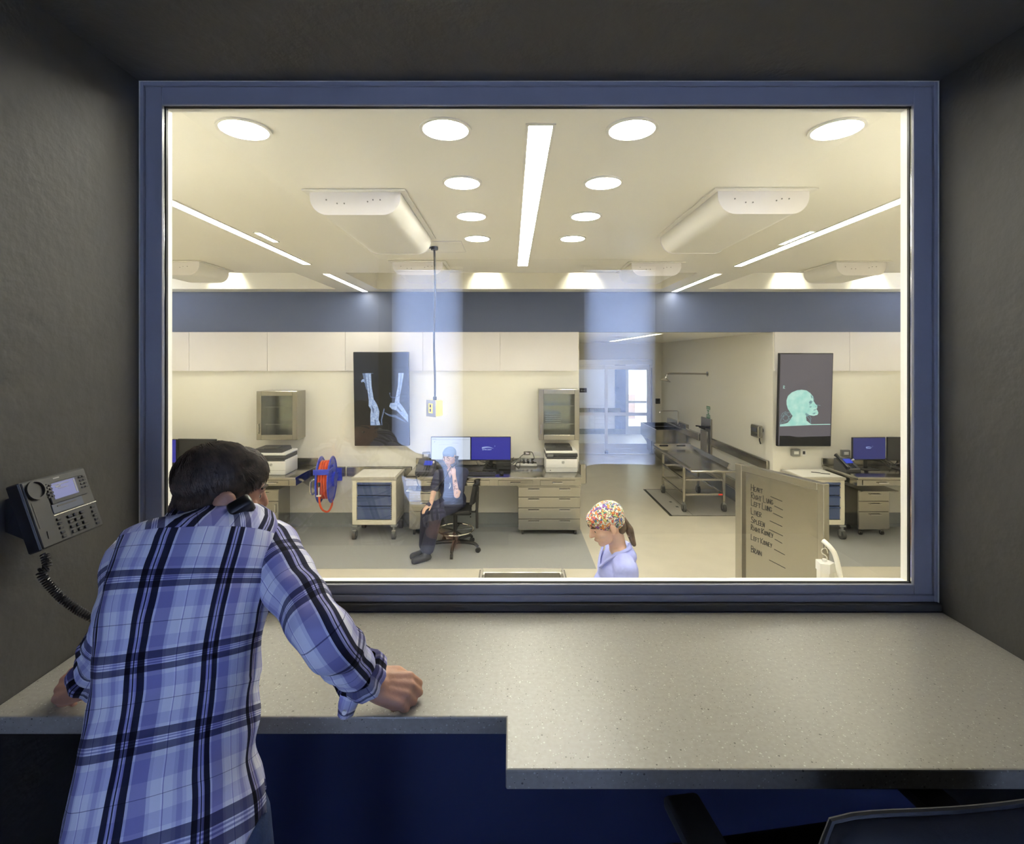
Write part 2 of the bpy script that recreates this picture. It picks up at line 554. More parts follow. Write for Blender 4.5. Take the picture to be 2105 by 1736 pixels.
# wall behind the camera, with two tall openings
WZ0, WZ1 = 0.25, 2.50
WINS = ((-1.107, -0.461), (0.70, 1.347))
wb = MB()
xs = [XL, WINS[0][0], WINS[0][1], WINS[1][0], WINS[1][1], XR]
for i in (0, 2, 4): wb.box(xs[i], xs[i + 1], YR - .12, YR, 0, CEIL)
for a, b in WINS:
    wb.box(a, b, YR - .12, YR, 0, WZ0); wb.box(a, b, YR - .12, YR, WZ1, CEIL)
struct('wall_rear', wb, M_dark)
M_slat, _nt, _b = new_mat('translucent_blind_slat')
_nt.nodes.remove(_b)
_tl = N(_nt, 'ShaderNodeBsdfTranslucent'); _tl.inputs[0].default_value = (.78, .80, .84, 1)
_df = N(_nt, 'ShaderNodeBsdfDiffuse'); _df.inputs[0].default_value = (.80, .82, .86, 1)
_mx = N(_nt, 'ShaderNodeMixShader'); _mx.inputs[0].default_value = .45
_nt.links.new(_tl.outputs[0], _mx.inputs[1]); _nt.links.new(_df.outputs[0], _mx.inputs[2]); _nt.links.new(_mx.outputs[0], _nt.nodes['Material Output'].inputs[0])
for n, (a, b) in enumerate(WINS):
    g = sgroup('window_%d' % (n + 2), ((a + b) / 2, YR - .06, WZ0))
    w = (b - a) / 2; h = WZ1 - WZ0
    fr = MB()
    fr.box(-w, -w + .04, -.03, .03, 0, h); fr.box(w - .04, w, -.03, .03, 0, h)
    fr.box(-w + .04, w - .04, -.03, .03, 0, .04); fr.box(-w + .04, w - .04, -.03, .03, h - .04, h)
    fr.build('window_frame', M_frame, g, smooth=False)
    MB().box(-w + .04, w - .04, -.004, .004, .04, h - .04).build('window_pane', M_pane, g, smooth=False)
for n, (a, b) in enumerate(WINS):
    bl = thing('window_blind', 'white slatted blind on the tall window behind the camera, %s' % ('on the plaid shirt side' if n == 0 else 'on the chair side'), 'blind', ((a + b) / 2, YR + .03, WZ0), group='blinds on the rear windows')
    w = (b - a) / 2 + .01; h = WZ1 - WZ0
    MB().box(-w, w, -.02, .02, h - .035, h, .003).build('head_rail', M_plast, bl)
    sl = MB(); k = 0; z = 0.03
    while z < h - .045:
        c, s = math.cos(R(70)) * .0125, math.sin(R(70)) * .0125
        sl.prism([(-w, -c, z - s), (-w, c, z + s), (-w, c, z + s + .001), (-w, -c, z - s + .001)], [(w, -c, z - s), (w, c, z + s), (w, c, z + s + .001), (w, -c, z - s + .001)])
        z += .0225
    o = sl.build('slats', M_slat, bl, smooth=False); o['kind'] = 'stuff'
    MB().box(-w, w, -.012, .012, 0, .018, .003).build('bottom_rail', M_plast, bl)

# ------------------------------------------------------------------ partition with the viewing window
Y2 = 1.775
ZB, ZT = 0.8245, CEIL
AL, AR = -5.6, 6.2                          # side walls of the lab
pw = MB()
pw.box(AL, XL, YW, Y2, F, CEIL + .02); pw.box(XR, AR, YW, Y2, F, CEIL + .02)
pw.box(XL, XR, YW + .012, Y2, F, ZB); pw.box(XL, XR, YW, Y2, CEIL, CEIL + .5)
struct('wall_partition', pw, M_cream)
struct('wall_front', MB().box(XL, XR, YW, YW + .012, 0, ZB - .0245), M_navy)
struct('trim_1', MB().box(XL, XR, YW - .012, YW + .012, ZB - .0245, ZB, .002), M_dark)

def rect_ring(x0, x1, z0, z1, l, r, b, t, y0, y1, parent, name, m, bev=0.0):
    g = MB()
    g.box(x0, x0 + l, y0, y1, z0, z1, bev); g.box(x1 - r, x1, y0, y1, z0, z1, bev)
    g.box(x0 + l, x1 - r, y0, y1, z0, z0 + b, bev); g.box(x0 + l, x1 - r, y0, y1, z1 - t, z1, bev)
    return g.build(name, m, parent, smooth=False)
win = sgroup('window_1')
rect_ring(XL, XR, ZB, ZT, .066, .072, .053, .072, YW + .016, YW + .03, win, 'window_frame', M_frame, .002)
rect_ring(XL, XR, ZB, ZT, .012, .012, .022, .014, YW + .004, YW + .016, win, 'frame_bead', M_frame, .002)
rect_ring(XL + .05, XR - .055, ZB + .04, ZT - .06, .0145, .0155, .0115, .0105, YW + .03, YW + .036, win, 'steel_stop', M_chrome)
rect_ring(XL + .04, XR - .04, ZB + .03, ZT - .05, .0275, .0325, .0235, .0225, YW + .036, YW + .046, win, 'gasket', M_gasket)
MB().box(XL + .045, XR - .045, YW + .040, YW + .044, ZB + .035, ZT - .055).build('window_pane', M_glass, win, smooth=False)
rect_ring(XL, XR, ZB, ZT, .058, .068, .049, .068, YW + .046, Y2 + .006, win, 'window_jamb', M_jamb)

# ================================================================== LAB SHELL
struct('floor_lab', MB().box(AL, AR, Y2, 16.0, F - .1, F), M_beige)
gf = MB().box(AL, 0.97, 5.74, YB, F, F + .003); gf.box(3.73, AR, 5.80, YB, F, F + .003)
struct('floor_inlay', gf, M_grey)
YC0, YC1 = 5.56, 6.88                       # coffers in the ceiling
COF = ((AL, -2.38), (-1.82, 2.05), (2.68, AR))
cl = MB().box(AL, AR, Y2, YC0, CEIL, CEIL + .08)
cl.box(AL, AR, YC1, YB + .1, CEIL, CEIL + .08)
cl.box(-2.38, -1.82, YC0, YC1, CEIL, CEIL + .08); cl.box(2.05, 2.68, YC0, YC1, CEIL, CEIL + .08)
struct('ceiling_lab', cl, M_ceil)
cf = MB()
for a, b in COF:
    cf.box(a, b, YC0 - .05, YC0, CEIL + .08, CEIL + .5); cf.box(a, b, YC1, YC1 + .05, CEIL + .08, CEIL + .5)
    cf.box(a - .05, a, YC0, YC1, CEIL + .08, CEIL + .5); cf.box(b, b + .05, YC0, YC1, CEIL + .08, CEIL + .5)
    cf.box(a, b, YC0, YC1, CEIL + .5, CEIL + .55)
struct('ceiling_coffer', cf, M_ceil)
struct('wall_lab_left', MB().box(AL - .1, AL, Y2, YB + .1, F, CEIL), M_cream)
struct('wall_lab_right', MB().box(AR, AR + .1, Y2, YB + .1, F, CEIL), M_cream)
ZH = 2.01                                    # underside of the blue band
AX0, AX1 = 0.97, 3.73                        # alcove side walls
YF = 12.54                                   # far wall of the alcove
bw = MB().box(AL, AX0, YB, YB + .1, F, ZH); bw.box(AX1, AR, YB, YB + .1, F, ZH)
wall_back = struct('wall_back', bw, M_cream)
struct('wall_band', MB().box(AL, AR, YB - .012, YB + .1, ZH, CEIL), M_band)
def base(name, mb): return struct(name, mb, M_base)
bb = MB()
for a, b in ((AL, AX0), (AX1, AR)):
    bb.ext([(YB - .012, F + .19), (YB, F + .19), (YB, F), (YB - .05, F), (YB - .05, F + .004), (YB - .018, F + .035)], 'x', a, b)
base('baseboard_back', bb)
PE = [(-5.6, -4.566), (-4.566, -3.456), (-3.456, -2.348), (-2.348, -1.247), (-1.247, -.152), (-.152, .955), (3.745, 4.81), (4.81, 5.92), (5.92, 6.2)]
for a, b in PE:
    MB().box(a + .002, b - .002, YB - .022, YB - .001, 1.456, ZH - .001, .001).build('wall_panel', M_panel, wall_back, smooth=False)

# alcove
aw = MB().box(AX0 - .1, AX0, YB + .1, YF, F, ZH + .1)
struct('wall_alcove_left', aw, M_cream)
wall_alc = struct('wall_alcove_right', MB().box(AX1, AX1 + .1, YB + .1, YF, F, ZH + .1), M_cream)
struct('ceiling_alcove', MB().box(AX0, AX1, YB + .1, YF, ZH, ZH + .1), M_ceil)
base('baseboard_alcove', MB().box(AX1 - .012, AX1, YB, YF, F, F + .19))
DX0, DX1, DZ = 1.15, 3.49, F + 2.24
fw = MB().box(AX0, DX0, YF, YF + .1, F, ZH); fw.box(DX1, AX1, YF, YF + .1, F, ZH); fw.box(DX0, DX1, YF, YF + .1, DZ, ZH)
struct('wall_alcove_far', fw, M_cream)

# sliding glass door
M_alum = mat('anodised_aluminium', (0.62, 0.62, 0.62), 0.35, metal=0.6)
door = sgroup('door_1')
fr = MB().box(DX0, DX1 + .02, YF - .03, YF, DZ - .03, DZ + .10, .004)
fr.box(DX1 - .05, DX1 + .02, YF - .02, YF + .06, F, DZ - .03)
fr.build('door_frame', M_alum, door, smooth=False)
MB().box(DX1 - .02, DX1 - .005, YF - .025, YF - .02, F + .1, DZ - .1).build('edge_seal', M_dgrey, door, smooth=False)
for i, (a, b, y) in enumerate(((1.2, 2.40, YF + .03), (2.34, 3.44, YF + .0))):
    lf = bpy.data.objects.new('door_leaf', None); COL.objects.link(lf); lf.parent = door
    g = MB(); s = .065
    g.box(a, a + s, y, y + .03, F + .01, DZ - .04); g.box(b - s, b, y, y + .03, F + .01, DZ - .04)
    g.box(a + s, b - s, y, y + .03, F + .01, F + .26); g.box(a + s, b - s, y, y + .03, DZ - .14, DZ - .04)
    g.box(a + s, b - s, y, y + .03, F + .95, F + 1.03)
    g.build('leaf_frame', M_alum, lf, smooth=False)
    for z0, z1 in ((F + .26, F + .95), (F + 1.03, DZ - .14)):
        MB().box(a + s, b - s, y + .012, y + .018, z0, z1).build('door_pane', M_pane, lf, smooth=False)
hm = MB().tube([(1.66, YF - .03, F + .85), (1.66, YF - .03, F + 1.35)], .012, 8)
for z in (F + .87, F + 1.1, F + 1.33): hm.cyl((1.66, YF - .03, z), (1.66, YF + .03, z), .012)
hm.build('pull_handle', M_chrome, door)
MB().box(2.33, 2.41, YF - .03, YF - .001, F + .01, F + .09, .005).build('floor_guide', M_dgrey, door)

# corridor beyond the door, and the bright room beyond that
YV = 15.8
cr = MB()
cr.box(-1.0, 6.0, YV, YV + .1, F, F + .0); 
struct('wall_corridor_far', MB().box(-1.0, 3.58, YV, YV + .1, F, ZH + .2).box(4.55, 6.0, YV, YV + .1, F, ZH + .2).box(3.58, 4.55, YV, YV + .1, F + 2.1, ZH + .2), M_panel)
struct('wall_corridor_near', MB().box(-1.0, AX0 - .1, YF, YF + .1, F, ZH + .2).box(AX1 + .1, 6.0, YF, YF + .1, F, ZH + .2), M_cream)
struct('wall_corridor_side', MB().box(-1.1, -1.0, YF, YV, F, ZH + .2).box(6.0, 6.1, YF, YV, F, ZH + .2), M_cream)
struct('ceiling_corridor', MB().box(-1.0, 6.0, YF, YV + .1, ZH + .2, ZH + .3), M_ceil)
base('baseboard_corridor', MB().box(-1.0, 3.58, YV - .012, YV, F, F + .17))
struct('trim_2', MB().box(3.25, 3.58, YV - .03, YV, F + .17, ZH + .2), M_band)
struct('trim_3', MB().box(-.5, 3.42, YV - .05, YV, F + .68, F + .82, .01), M_steel)
d2 = sgroup('door_2')
g = MB()
g.box(3.58, 3.68, YV, YV + .06, F, F + 2.1); g.box(4.45, 4.55, YV, YV + .06, F, F + 2.1)
for z0, z1 in ((F + .0, F + .25), (F + .58, F + .66), (F + .97, F + 1.04), (F + 2.0, F + 2.1)): g.box(3.68, 4.45, YV, YV + .06, z0, z1)
g.build('door_frame', M_alum, d2, smooth=False)
for z0, z1 in ((F + .25, F + .58), (F + .66, F + .97), (F + 1.04, F + 2.0)):
    MB().box(3.68, 4.45, YV + .025, YV + .03, z0, z1).build('door_pane', M_pane, d2, smooth=False)
M_hall = mat('white_hall_paint', (0.85, 0.85, 0.83), 0.6)
struct('floor_hall', MB().box(2.4, 6.4, YV + .1, 20, F - .1, F), M_hall)
struct('wall_hall', MB().box(2.4, 6.4, 20, 20.1, F, ZH + .3).box(2.3, 2.4, YV + .1, 20, F, ZH + .3).box(6.4, 6.5, YV + .1, 20, F, ZH + .3), M_hall)
struct('ceiling_hall', MB().box(2.3, 6.5, YV + .1, 20.1, ZH + .2, ZH + .3), M_hall)
tag(MB().box(4.55, 4.85, 19.7, 19.99, F, F + .95, .01).build('box', mat('brown_cardboard', (0.35, 0.22, 0.15), .7)), 'brown carton against the white wall beyond the far glass door', 'box')

# ================================================================== CEILING FIXTURES
def lamp_panel(name, label, x0, x1, y0, y1, z, m, group=None, trim=.012):
    t = thing(name, label, 'light', ((x0 + x1) / 2, (y0 + y1) / 2, z), group=group)
    w, l = (x1 - x0) / 2, (y1 - y0) / 2
    g = MB().box(-w - trim, -w, -l - trim, l + trim, -.006, -.0005); g.box(w, w + trim, -l - trim, l + trim, -.006, -.0005)
    g.box(-w, w, -l - trim, -l, -.006, -.0005); g.box(-w, w, l, l + trim, -.006, -.0005)
    g.build('trim', M_white, t, smooth=False)
    MB().box(-w, w, -l, l, -.004, -.0005).build('diffuser', m, t, smooth=False)
    return t
gL = 'linear ceiling lights'
lamp_panel('linear_light', 'long straight ceiling light in the middle of the lab ceiling', .071, .168, 2.02, 5.12, CEIL, M_lamp, gL)
lamp_panel('linear_light', 'long ceiling light on the left, above the computer desk by the window jamb', -2.065, -1.995, 2.05, 5.04, CEIL, M_lamp, gL)
lamp_panel('linear_light', 'long ceiling light on the right, running up to the right window jamb', 2.27, 2.345, 2.05, 5.14, CEIL, M_lamp, gL)
lamp_panel('linear_light', 'short ceiling light on the beam at left, just above the blue band', -2.085, -2.015, 5.62, 7.12, CEIL, M_lamp, gL)
lamp_panel('linear_light', 'short ceiling light on the beam at right, just above the blue band', 2.27, 2.34, 5.62, 7.14, CEIL, M_lamp, gL)
lamp_panel('linear_light', 'slanting ceiling light inside the alcove in front of the glass door', 2.20, 2.30, 7.7, 11.3, ZH, M_alc, gL)
lamp_panel('slot_light', 'small slot light beside the long ceiling light on the left', -1.905, -1.865, 3.76, 4.06, CEIL, M_lamp, trim=.006)
lamp_panel('slot_light', 'small slot light beside the long ceiling light on the right', 2.20, 2.24, 3.73, 4.15, CEIL, M_lamp, trim=.006)
lamp_panel('ceiling_light', 'ceiling light of the corridor beyond the sliding glass door', 0.5, 3.6, 13.9, 14.1, ZH + .2, M_alc)
lamp_panel('ceiling_light', 'ceiling light of the bright room beyond the corridor', 3.0, 5.8, 17.2, 18.4, ZH + .2, emit('hall_lamp_diffuser', (1, .97, .93), 9.0))

dl = thing('recessed_downlight', '', 'light', group='recessed downlights')
MB().ring((0, 0, -.008), (0, 0, 1), .105, .092, .0075, 36).build('trim_ring', M_white, dl)
MB().cyl((0, 0, -.005), (0, 0, -.0005), .092, n=36).build('lens', M_down, dl)
DLS = [(-1.084, 2.057, 'outermost left of the front row'), (-.265, 2.057, 'second from the left in the front row'), (.4925, 2.057, 'third from the left in the front row'), (1.325, 2.057, 'outermost right of the front row'),
       (-.258, 2.687, 'second row, left of the middle light strip'), (.491, 2.687, 'second row, right of the middle light strip'),
       (-.259, 3.323, 'third row, left of the middle light strip'), (.492, 3.323, 'third row, right of the middle light strip'),
       (-.262, 3.947, 'smallest and rearmost, left of the middle light strip'), (.482, 3.947, 'smallest and rearmost, right of the middle light strip')]
for i, (x, y, w) in enumerate(DLS):
    o = dl if i == 0 else copy_tree(dl)
    place(o, (x, y, CEIL), 'round recessed ceiling downlight, ' + w)

# wall-washing downlights up inside the coffers
for x in (-5.0, -3.84, -.32, .97, 3.77, 4.87):
    ld = bpy.data.lights.new('coffer_downlight', 'SPOT')
    ld.energy = 26; ld.spot_size = R(75); ld.spot_blend = .6; ld.shadow_soft_size = .05; ld.color = (1, .93, .74)
    lo = bpy.data.objects.new('coffer_downlight', ld); COL.objects.link(lo)
    lo.location = (x, YC1 - .16, CEIL + .47)
    lo.rotation_euler = (R(12), 0, 0)

# unseen uplights added to brighten the lab ceiling, on side walls and partition
def uplight(label, x, y, l, rz):
    t = thing('added_uplight', label, 'light', (x, y, F + 2.15), rz, group='added uplights out of view')
    MB().ext([(0, -.06), (0, .04), (-.02, .04), (-.02, -.03), (-.12, -.03), (-.12, .04), (-.14, .04), (-.14, -.05), (-.12, -.06)], 'x', -l / 2, l / 2).build('trough', M_white, t, smooth=False)
    MB().box(-l / 2 + .01, l / 2 - .01, -.115, -.025, -.029, -.015).build('diffuser', emit('added_uplight_diffuser', (1, .94, .79), E_UP), t, smooth=False)
    return t
uplight('added uplight trough out of view on the left side wall, brightening the lab ceiling', AL, 4.4, 4.6, R(90))
uplight('added uplight trough out of view on the right side wall, brightening the lab ceiling', AR, 4.4, 4.6, R(-90))
uplight('added uplight trough out of view on the lab side of the partition, left of the window, brightening the ceiling', -3.2, Y2, 3.0, R(180))
uplight('added uplight trough out of view on the lab side of the partition, right of the window, brightening the ceiling', 3.4, Y2, 3.0, R(180))

# rounded air-supply housings hanging from the ceiling
def air_housing(w, l, h, loc, label):
    t = thing('air_diffuser', label, 'air diffuser', (loc[0], loc[1], loc[2] - .002), group='rounded ceiling air diffusers')
    r = .10
    def prof(w, h, r, z0=0.0):
        p = [(-w / 2, z0)]
        for k in range(9):
            a = PI + PI / 2 * k / 8
            p.append((-w / 2 + r + r * math.cos(a), -h + r + r * math.sin(a)))
        for k in range(9):
            a = 1.5 * PI + PI / 2 * k / 8
            p.append((w / 2 - r + r * math.cos(a), -h + r + r * math.sin(a)))
        p.append((w / 2, z0))
        return p
    MB().ext(prof(w, h, r), 'y', .006, l - .006).build('housing', M_white, t, angle=40)
    for y0, y1 in ((0, .006), (l - .006, l)):
        e = MB().ext(prof(w + .006, h + .004, r), 'y', y0, y1)
        ep = e.build('end_plate', M_panel, t)
        if y0 == 0 and w > .4:
            rv = MB()
            for x, z in ((-.16, .05), (-.10, .07), (-.06, .07), (.07, .06), (.10, .05), (.14, .05)): rv.cyl((x, -.003, -z), (x, 0, -z), .004, n=8)
            rv.build('rivets', M_mgrey, ep)['kind'] = 'stuff'
    f = MB(); fw = .035
    f.box(-w / 2 - fw, -w / 2 - .003, -fw, l + fw, -.008, -.0005); f.box(w / 2 + .003, w / 2 + fw, -fw, l + fw, -.008, -.0005)
    f.box(-w / 2 - .003, w / 2 + .003, -fw, -.001, -.008, -.0005); f.box(-w / 2 - .003, w / 2 + .003, l + .001, l + fw, -.008, -.0005)
    f.build('flange', M_white, t, smooth=False)
    return t
air_housing(.50, 1.08, .13, (-.868, 2.82, CEIL), 'large rounded white air diffuser left of the middle light strip')
air_housing(.50, 1.08, .13, (1.40, 2.80, CEIL), 'large rounded white air diffuser right of the middle light strip')
air_housing(.48, .55, .13, (-.90, 4.88, CEIL), 'small rounded air diffuser behind the hanging cord')
air_housing(.48, .55, .13, (1.42, 4.93, CEIL), 'small rounded air diffuser above the alcove, right of the middle')
air_housing(.50, .52, .13, (-3.26, 4.88, CEIL), 'small rounded air diffuser at far left, cut by the window jamb')
air_housing(.48, .55, .13, (3.40, 4.90, CEIL), 'small rounded air diffuser at far right under the coffer')

# cord drop with a yellow outlet box
ap = thing('access_panel', 'square ceiling panel around the black cord hanger', 'panel', (-.60, 4.25, CEIL))
MB().box(-.20, .20, -.20, .20, -.004, -.0005).build('panel_door', M_ceil, ap, smooth=False)
rect = MB()
for a in ((-.205, -.20, -.205, .205), (.20, .205, -.205, .205), (-.20, .20, -.205, -.20), (-.20, .20, .20, .205)): rect.box(*a, -.006, -.0005)
rect.build('panel_rim', M_panel, ap, smooth=False)
cd = thing('drop_cord', 'black cord hanging from the ceiling with a yellow outlet box', 'outlet', (-.64, 4.24, 0))
MB().cyl((0, 0, CEIL - .03), (0, 0, CEIL - .004), .03, n=16).box(-.05, .01, -.012, .012, CEIL - .018, CEIL - .004).build('ceiling_hanger', M_black, cd)
zc = CZ - (822 - PY) / FPX * 4.24
wire = curve([(0, 0, CEIL - .03), (.006, 0, 2.2), (-.004, 0, 1.8), (.004, 0, 1.5), (.004, 0, zc + .02)], 10)
MB().tube(wire, .0085, 8).build('cord', M_black, cd)
MB().cyl((.004, 0, zc - .005), (.004, 0, zc + .025), .015, n=12).build('strain_relief', M_blackm, cd)
bx = MB().box(-.055, .06, -.035, .045, zc - .135, zc - .005, .008, 2)
M4 = Matrix.Rotation(R(-42), 4, 'Z')
bxo = bx.xf(M4).build('outlet_box', M_yellow, cd)
pl = MB().box(-.058, .062, -.040, -.036, zc - .14, zc - .002).xf(M4)
plo = pl.build('face_plate', M_mgrey, bxo)
MB().box(-.022, .026, -.045, -.040, zc - .11, zc - .03).xf(M4).build('socket', M_yellow, bxo)
s = MB()
for z in (-.05, -.085):
    s.box(-.006, .010, -.047, -.045, zc + z - .012, zc + z + .012)
s.xf(M4).build('socket_holes', M_black, bxo)

# ================================================================== WORK BENCHES
def handle(parent, x0, x1, y, z, r=.006):
    g = MB().box(x0, x1, y - .028, y - .018, z - .006, z + .006, .003)
    g.box(x0 + .004, x0 + .014, y - .02, y, z - .005, z + .005); g.box(x1 - .014, x1 - .004, y - .02, y, z - .005, z + .005)
    return g.build('handle', M_chrome, parent)

BD = .76                                     # bench depth
BT = .87                                     # bench height
def bench(label, x0, x1, drawers, ends=(True, True)):
    t = thing('workbench', label, 'workbench', ((x0 + x1) / 2, YB - .002, F), group='steel wall benches')
    w = (x1 - x0) / 2; c = (x0 + x1) / 2
    g = MB().box(-w, w, -BD, 0, BT - .035, BT, .006, 2)
    g.build('worktop', M_steelh, t)
    sp = MB().box(-w, w, -.025, 0, BT, BT + .10, .003)
    sp.build('backsplash', M_steel, t)
    ap = MB().box(-w + .01, w - .01, -BD + .035, -BD + .055, BT - .115, BT - .036)
    ap.box(-w + .01, -w + .03, -BD + .055, -.02, BT - .115, BT - .036); ap.box(w - .03, w - .01, -BD + .055, -.02, BT - .115, BT - .036)
    ap.build('apron', M_steelh, t, smooth=False)
    for a, b in drawers:
        d = MB().box(a - c, b - c, -BD + .022, -BD + .034, BT - .110, BT - .042, .002).build('drawer', M_steelh, t)
        m = (a + b) / 2 - c
        handle(d, m - .065, m + .065, -BD + .022, BT - .072)
    for x in (-w + .06, w - .06):
        MB().ext([(-.62, BT - .036), (-.004, BT - .036), (-.004, BT - .34)], 'x', x - .01, x + .01).build('wall_bracket', M_steel, t, smooth=False)
    return t
bench('steel workbench under the two centre monitors', -1.345, .905, [(-1.25, -.78), (-.74, -.27), (-.16, .28), (.375, .82)])
bench('steel workbench at far left with a printer behind the plaid shirt', -5.45, -2.74, [(-5.3, -4.8), (-4.6, -4.1), (-3.9, -3.4), (-3.25, -2.84)])
bench('steel workbench at far right beside the right window jamb', 4.42, 6.1, [(4.5, 5.0), (5.15, 5.6), (5.7, 6.0)])

# ------------------------------------------------------------------ drawer units on casters
def caster(parent, x, y, z0, r=.03, w=.02, twin=True, fork=M_steel, wheel=M_black, name='caster'):
    g = MB().cyl((x, y, z0 + r * 1.6), (x, y, z0 + r * 2.6), r * .3, n=10)
    g.box(x - w * .9, x + w * .9, y - r * .5, y + r * .5, z0 + r * 1.6, z0 + r * 2.05, r * .15)
    for s in (-1, 1): g.box(x + s * w * .75 - .002, x + s * w * .75 + .002, y - r * .35, y + r * .35, z0 + r * .7, z0 + r * 1.7)
    f = g.build(name, fork, parent)
    MB().cyl((x - w * .65, y, z0 + r), (x + w * .65, y, z0 + r), r, n=20).build('wheel', wheel, f)
    return f

def drawer_unit(label, x0, x1, d, z0, z1, fronts, tray=False, two=False, depth=.36):
    t = thing('drawer_unit', label, 'drawer unit', ((x0 + x1) / 2, d, F), group='steel drawer units on casters')
    w = (x1 - x0) / 2
    MB().box(-w, w, .015, depth, z0, z1, .003).build('cabinet_body', M_steel, t, smooth=False)
    MB().box(-w - .012, w + .012, -.012, depth + .005, z1, z1 + .018, .004).build('top_panel', M_steelh, t)
    for a, b, kind in fronts:
        o = MB().box(-w + .002, w - .002, 0, .0145, a + .002, b - .002, .002).build('drawer' if kind != 'door' else 'door', M_steelh, t)
        if kind == 'door':
            g = MB().box(w - .045, w - .035, -.028, -.018, b - .16, b - .04, .003).box(w - .044, w - .036, -.02, 0, b - .05, b - .042).box(w - .044, w - .036, -.02, 0, b - .155, b - .147)
            g.build('handle', M_chrome, o)
        elif two:
            for m in (-w * .5, w * .5): handle(o, m - .075, m + .075, 0, b - .03)
        else:
            handle(o, -.06, .09, 0, b - .035)
    if tray:
        MB().box(-w - .02, w + .05, -.10, depth - .02, z1 + .022, z1 + .034, .003).build('pull_out_tray', M_steelh, t)
    for x in (-w + .06, w - .06):
        for y in (.06, depth - .06): caster(t, x, y, 0, min(.03, z0 / 2.7))
    return t
drawer_unit('wide four-drawer steel unit under the bench below the right-hand printer', .10, .935, 6.80, .075, .655, [(.52, .655, ''), (.375, .52, ''), (.225, .375, ''), (.075, .225, '')], two=True)
drawer_unit('narrow steel drawer unit behind the seated person', -1.365, -.945, 6.79, .09, .60, [(.47, .60, ''), (.33, .47, ''), (.09, .33, '')], tray=True)
drawer_unit('narrow steel drawer unit under the far right bench', 4.665, 5.075, 6.78, .09, .60, [(.47, .60, ''), (.33, .47, ''), (.09, .33, '')], tray=True)
drawer_unit('steel unit with a drawer and a door under the far left bench', -3.52, -3.115, 6.78, .09, .62, [(.47, .62, ''), (.09, .47, 'door')], tray=True)

# ------------------------------------------------------------------ supply carts
def cart(label, x0, x1, d, depth=.50):
    t = thing('supply_cart', label, 'cart', ((x0 + x1) / 2, d, F), group='cream supply carts')
    w = (x1 - x0) / 2; H = .83; zb = .235
    for x in (-w, w - .06):
        for y in (0, depth - .06): MB().box(x, x + .06, y, y + .06, zb, H - .05, .006).build('corner_post', M_cart, t)
    MB().box(-w, w, 0, depth, zb - .045, zb + .02, .008).build('base_frame', M_cart, t)
    MB().box(-w + .06, w - .06, 0.005, .04, H - .08, H - .05).build('top_rail', M_cart, t, smooth=False)
    for q in ((-w + .003, -w + .02, .06, depth - .06), (w - .02, w - .003, .06, depth - .06), (-w + .06, w - .06, depth - .02, depth - .003)):
        MB().box(*q, zb + .02, H - .05).build('side_panel', M_cart, t, smooth=False)
    tp = MB().box(-w - .01, w + .01, -.015, depth + .01, H - .05, H - .012, .01, 2).build('top_frame', mat('taupe_cart_rim', (0.42, 0.39, 0.33), .4), t)
    MB().box(-w + .02, w - .02, .015, depth - .02, H - .012, H - .006).build('top_mat', M_white, tp, smooth=False)
    for z0, z1 in ((.715, .755), (.582, .708), (.444, .575), (.265, .437)):
        dr = MB().box(-w + .065, w - .065, -.002, .03, z0, z1 - .004, .005).box(-w + .075, w - .075, .03, depth - .05, z0 + .01, z1 - .02).build('drawer', M_draw, t)
        MB().ext([(-.02, z1 - .012), (-.002, z1 - .004), (-.002, z1 - .03), (-.016, z1 - .026)], 'x', -w + .07, w - .07).build('pull', M_draw, dr)
    nt_ = MB()
    for k in range(18):
        z = .27 + k * .027
        for s in (-1, 1): nt_.box(s * (w - .068) - .004, s * (w - .068) + .004, -.001, .004, z, z + .012)
    nt_.build('runner_notches', M_cart, t, smooth=False)['kind'] = 'stuff'
    for x in (-w + .03, w - .03):
        for y in (.03, depth - .03):
            MB().box(x - .04, x + .04, y - .045, y + .045, .165, .19, .006).build('caster_plate', M_mgrey, t)
            caster(t, x, y - .015, 0, .062, .034, fork=M_mgrey, wheel=M_rubber)
    return t
cart('cream supply cart with blue drawers left of the seated person', -2.09, -1.51, 6.66)
cart('cream supply cart with blue drawers below the skull screen, partly behind the steel board', 3.83, 4.40, 6.66)
for k, (x, y, a) in enumerate(((4.16, 6.90, -28), (4.24, 6.82, -24))):
    p = MB().cyl((-.055, 0, 0), (.055, 0, 0), .005, n=8)
    o = p.build('pen', M_black, None); o.location = (x, y, F + .83); o.rotation_euler = (0, 0, R(a))
    tag(o, ('rear' if k == 0 else 'front') + ' of the two black pens on the right supply cart', 'pen', 'pens on the cart')

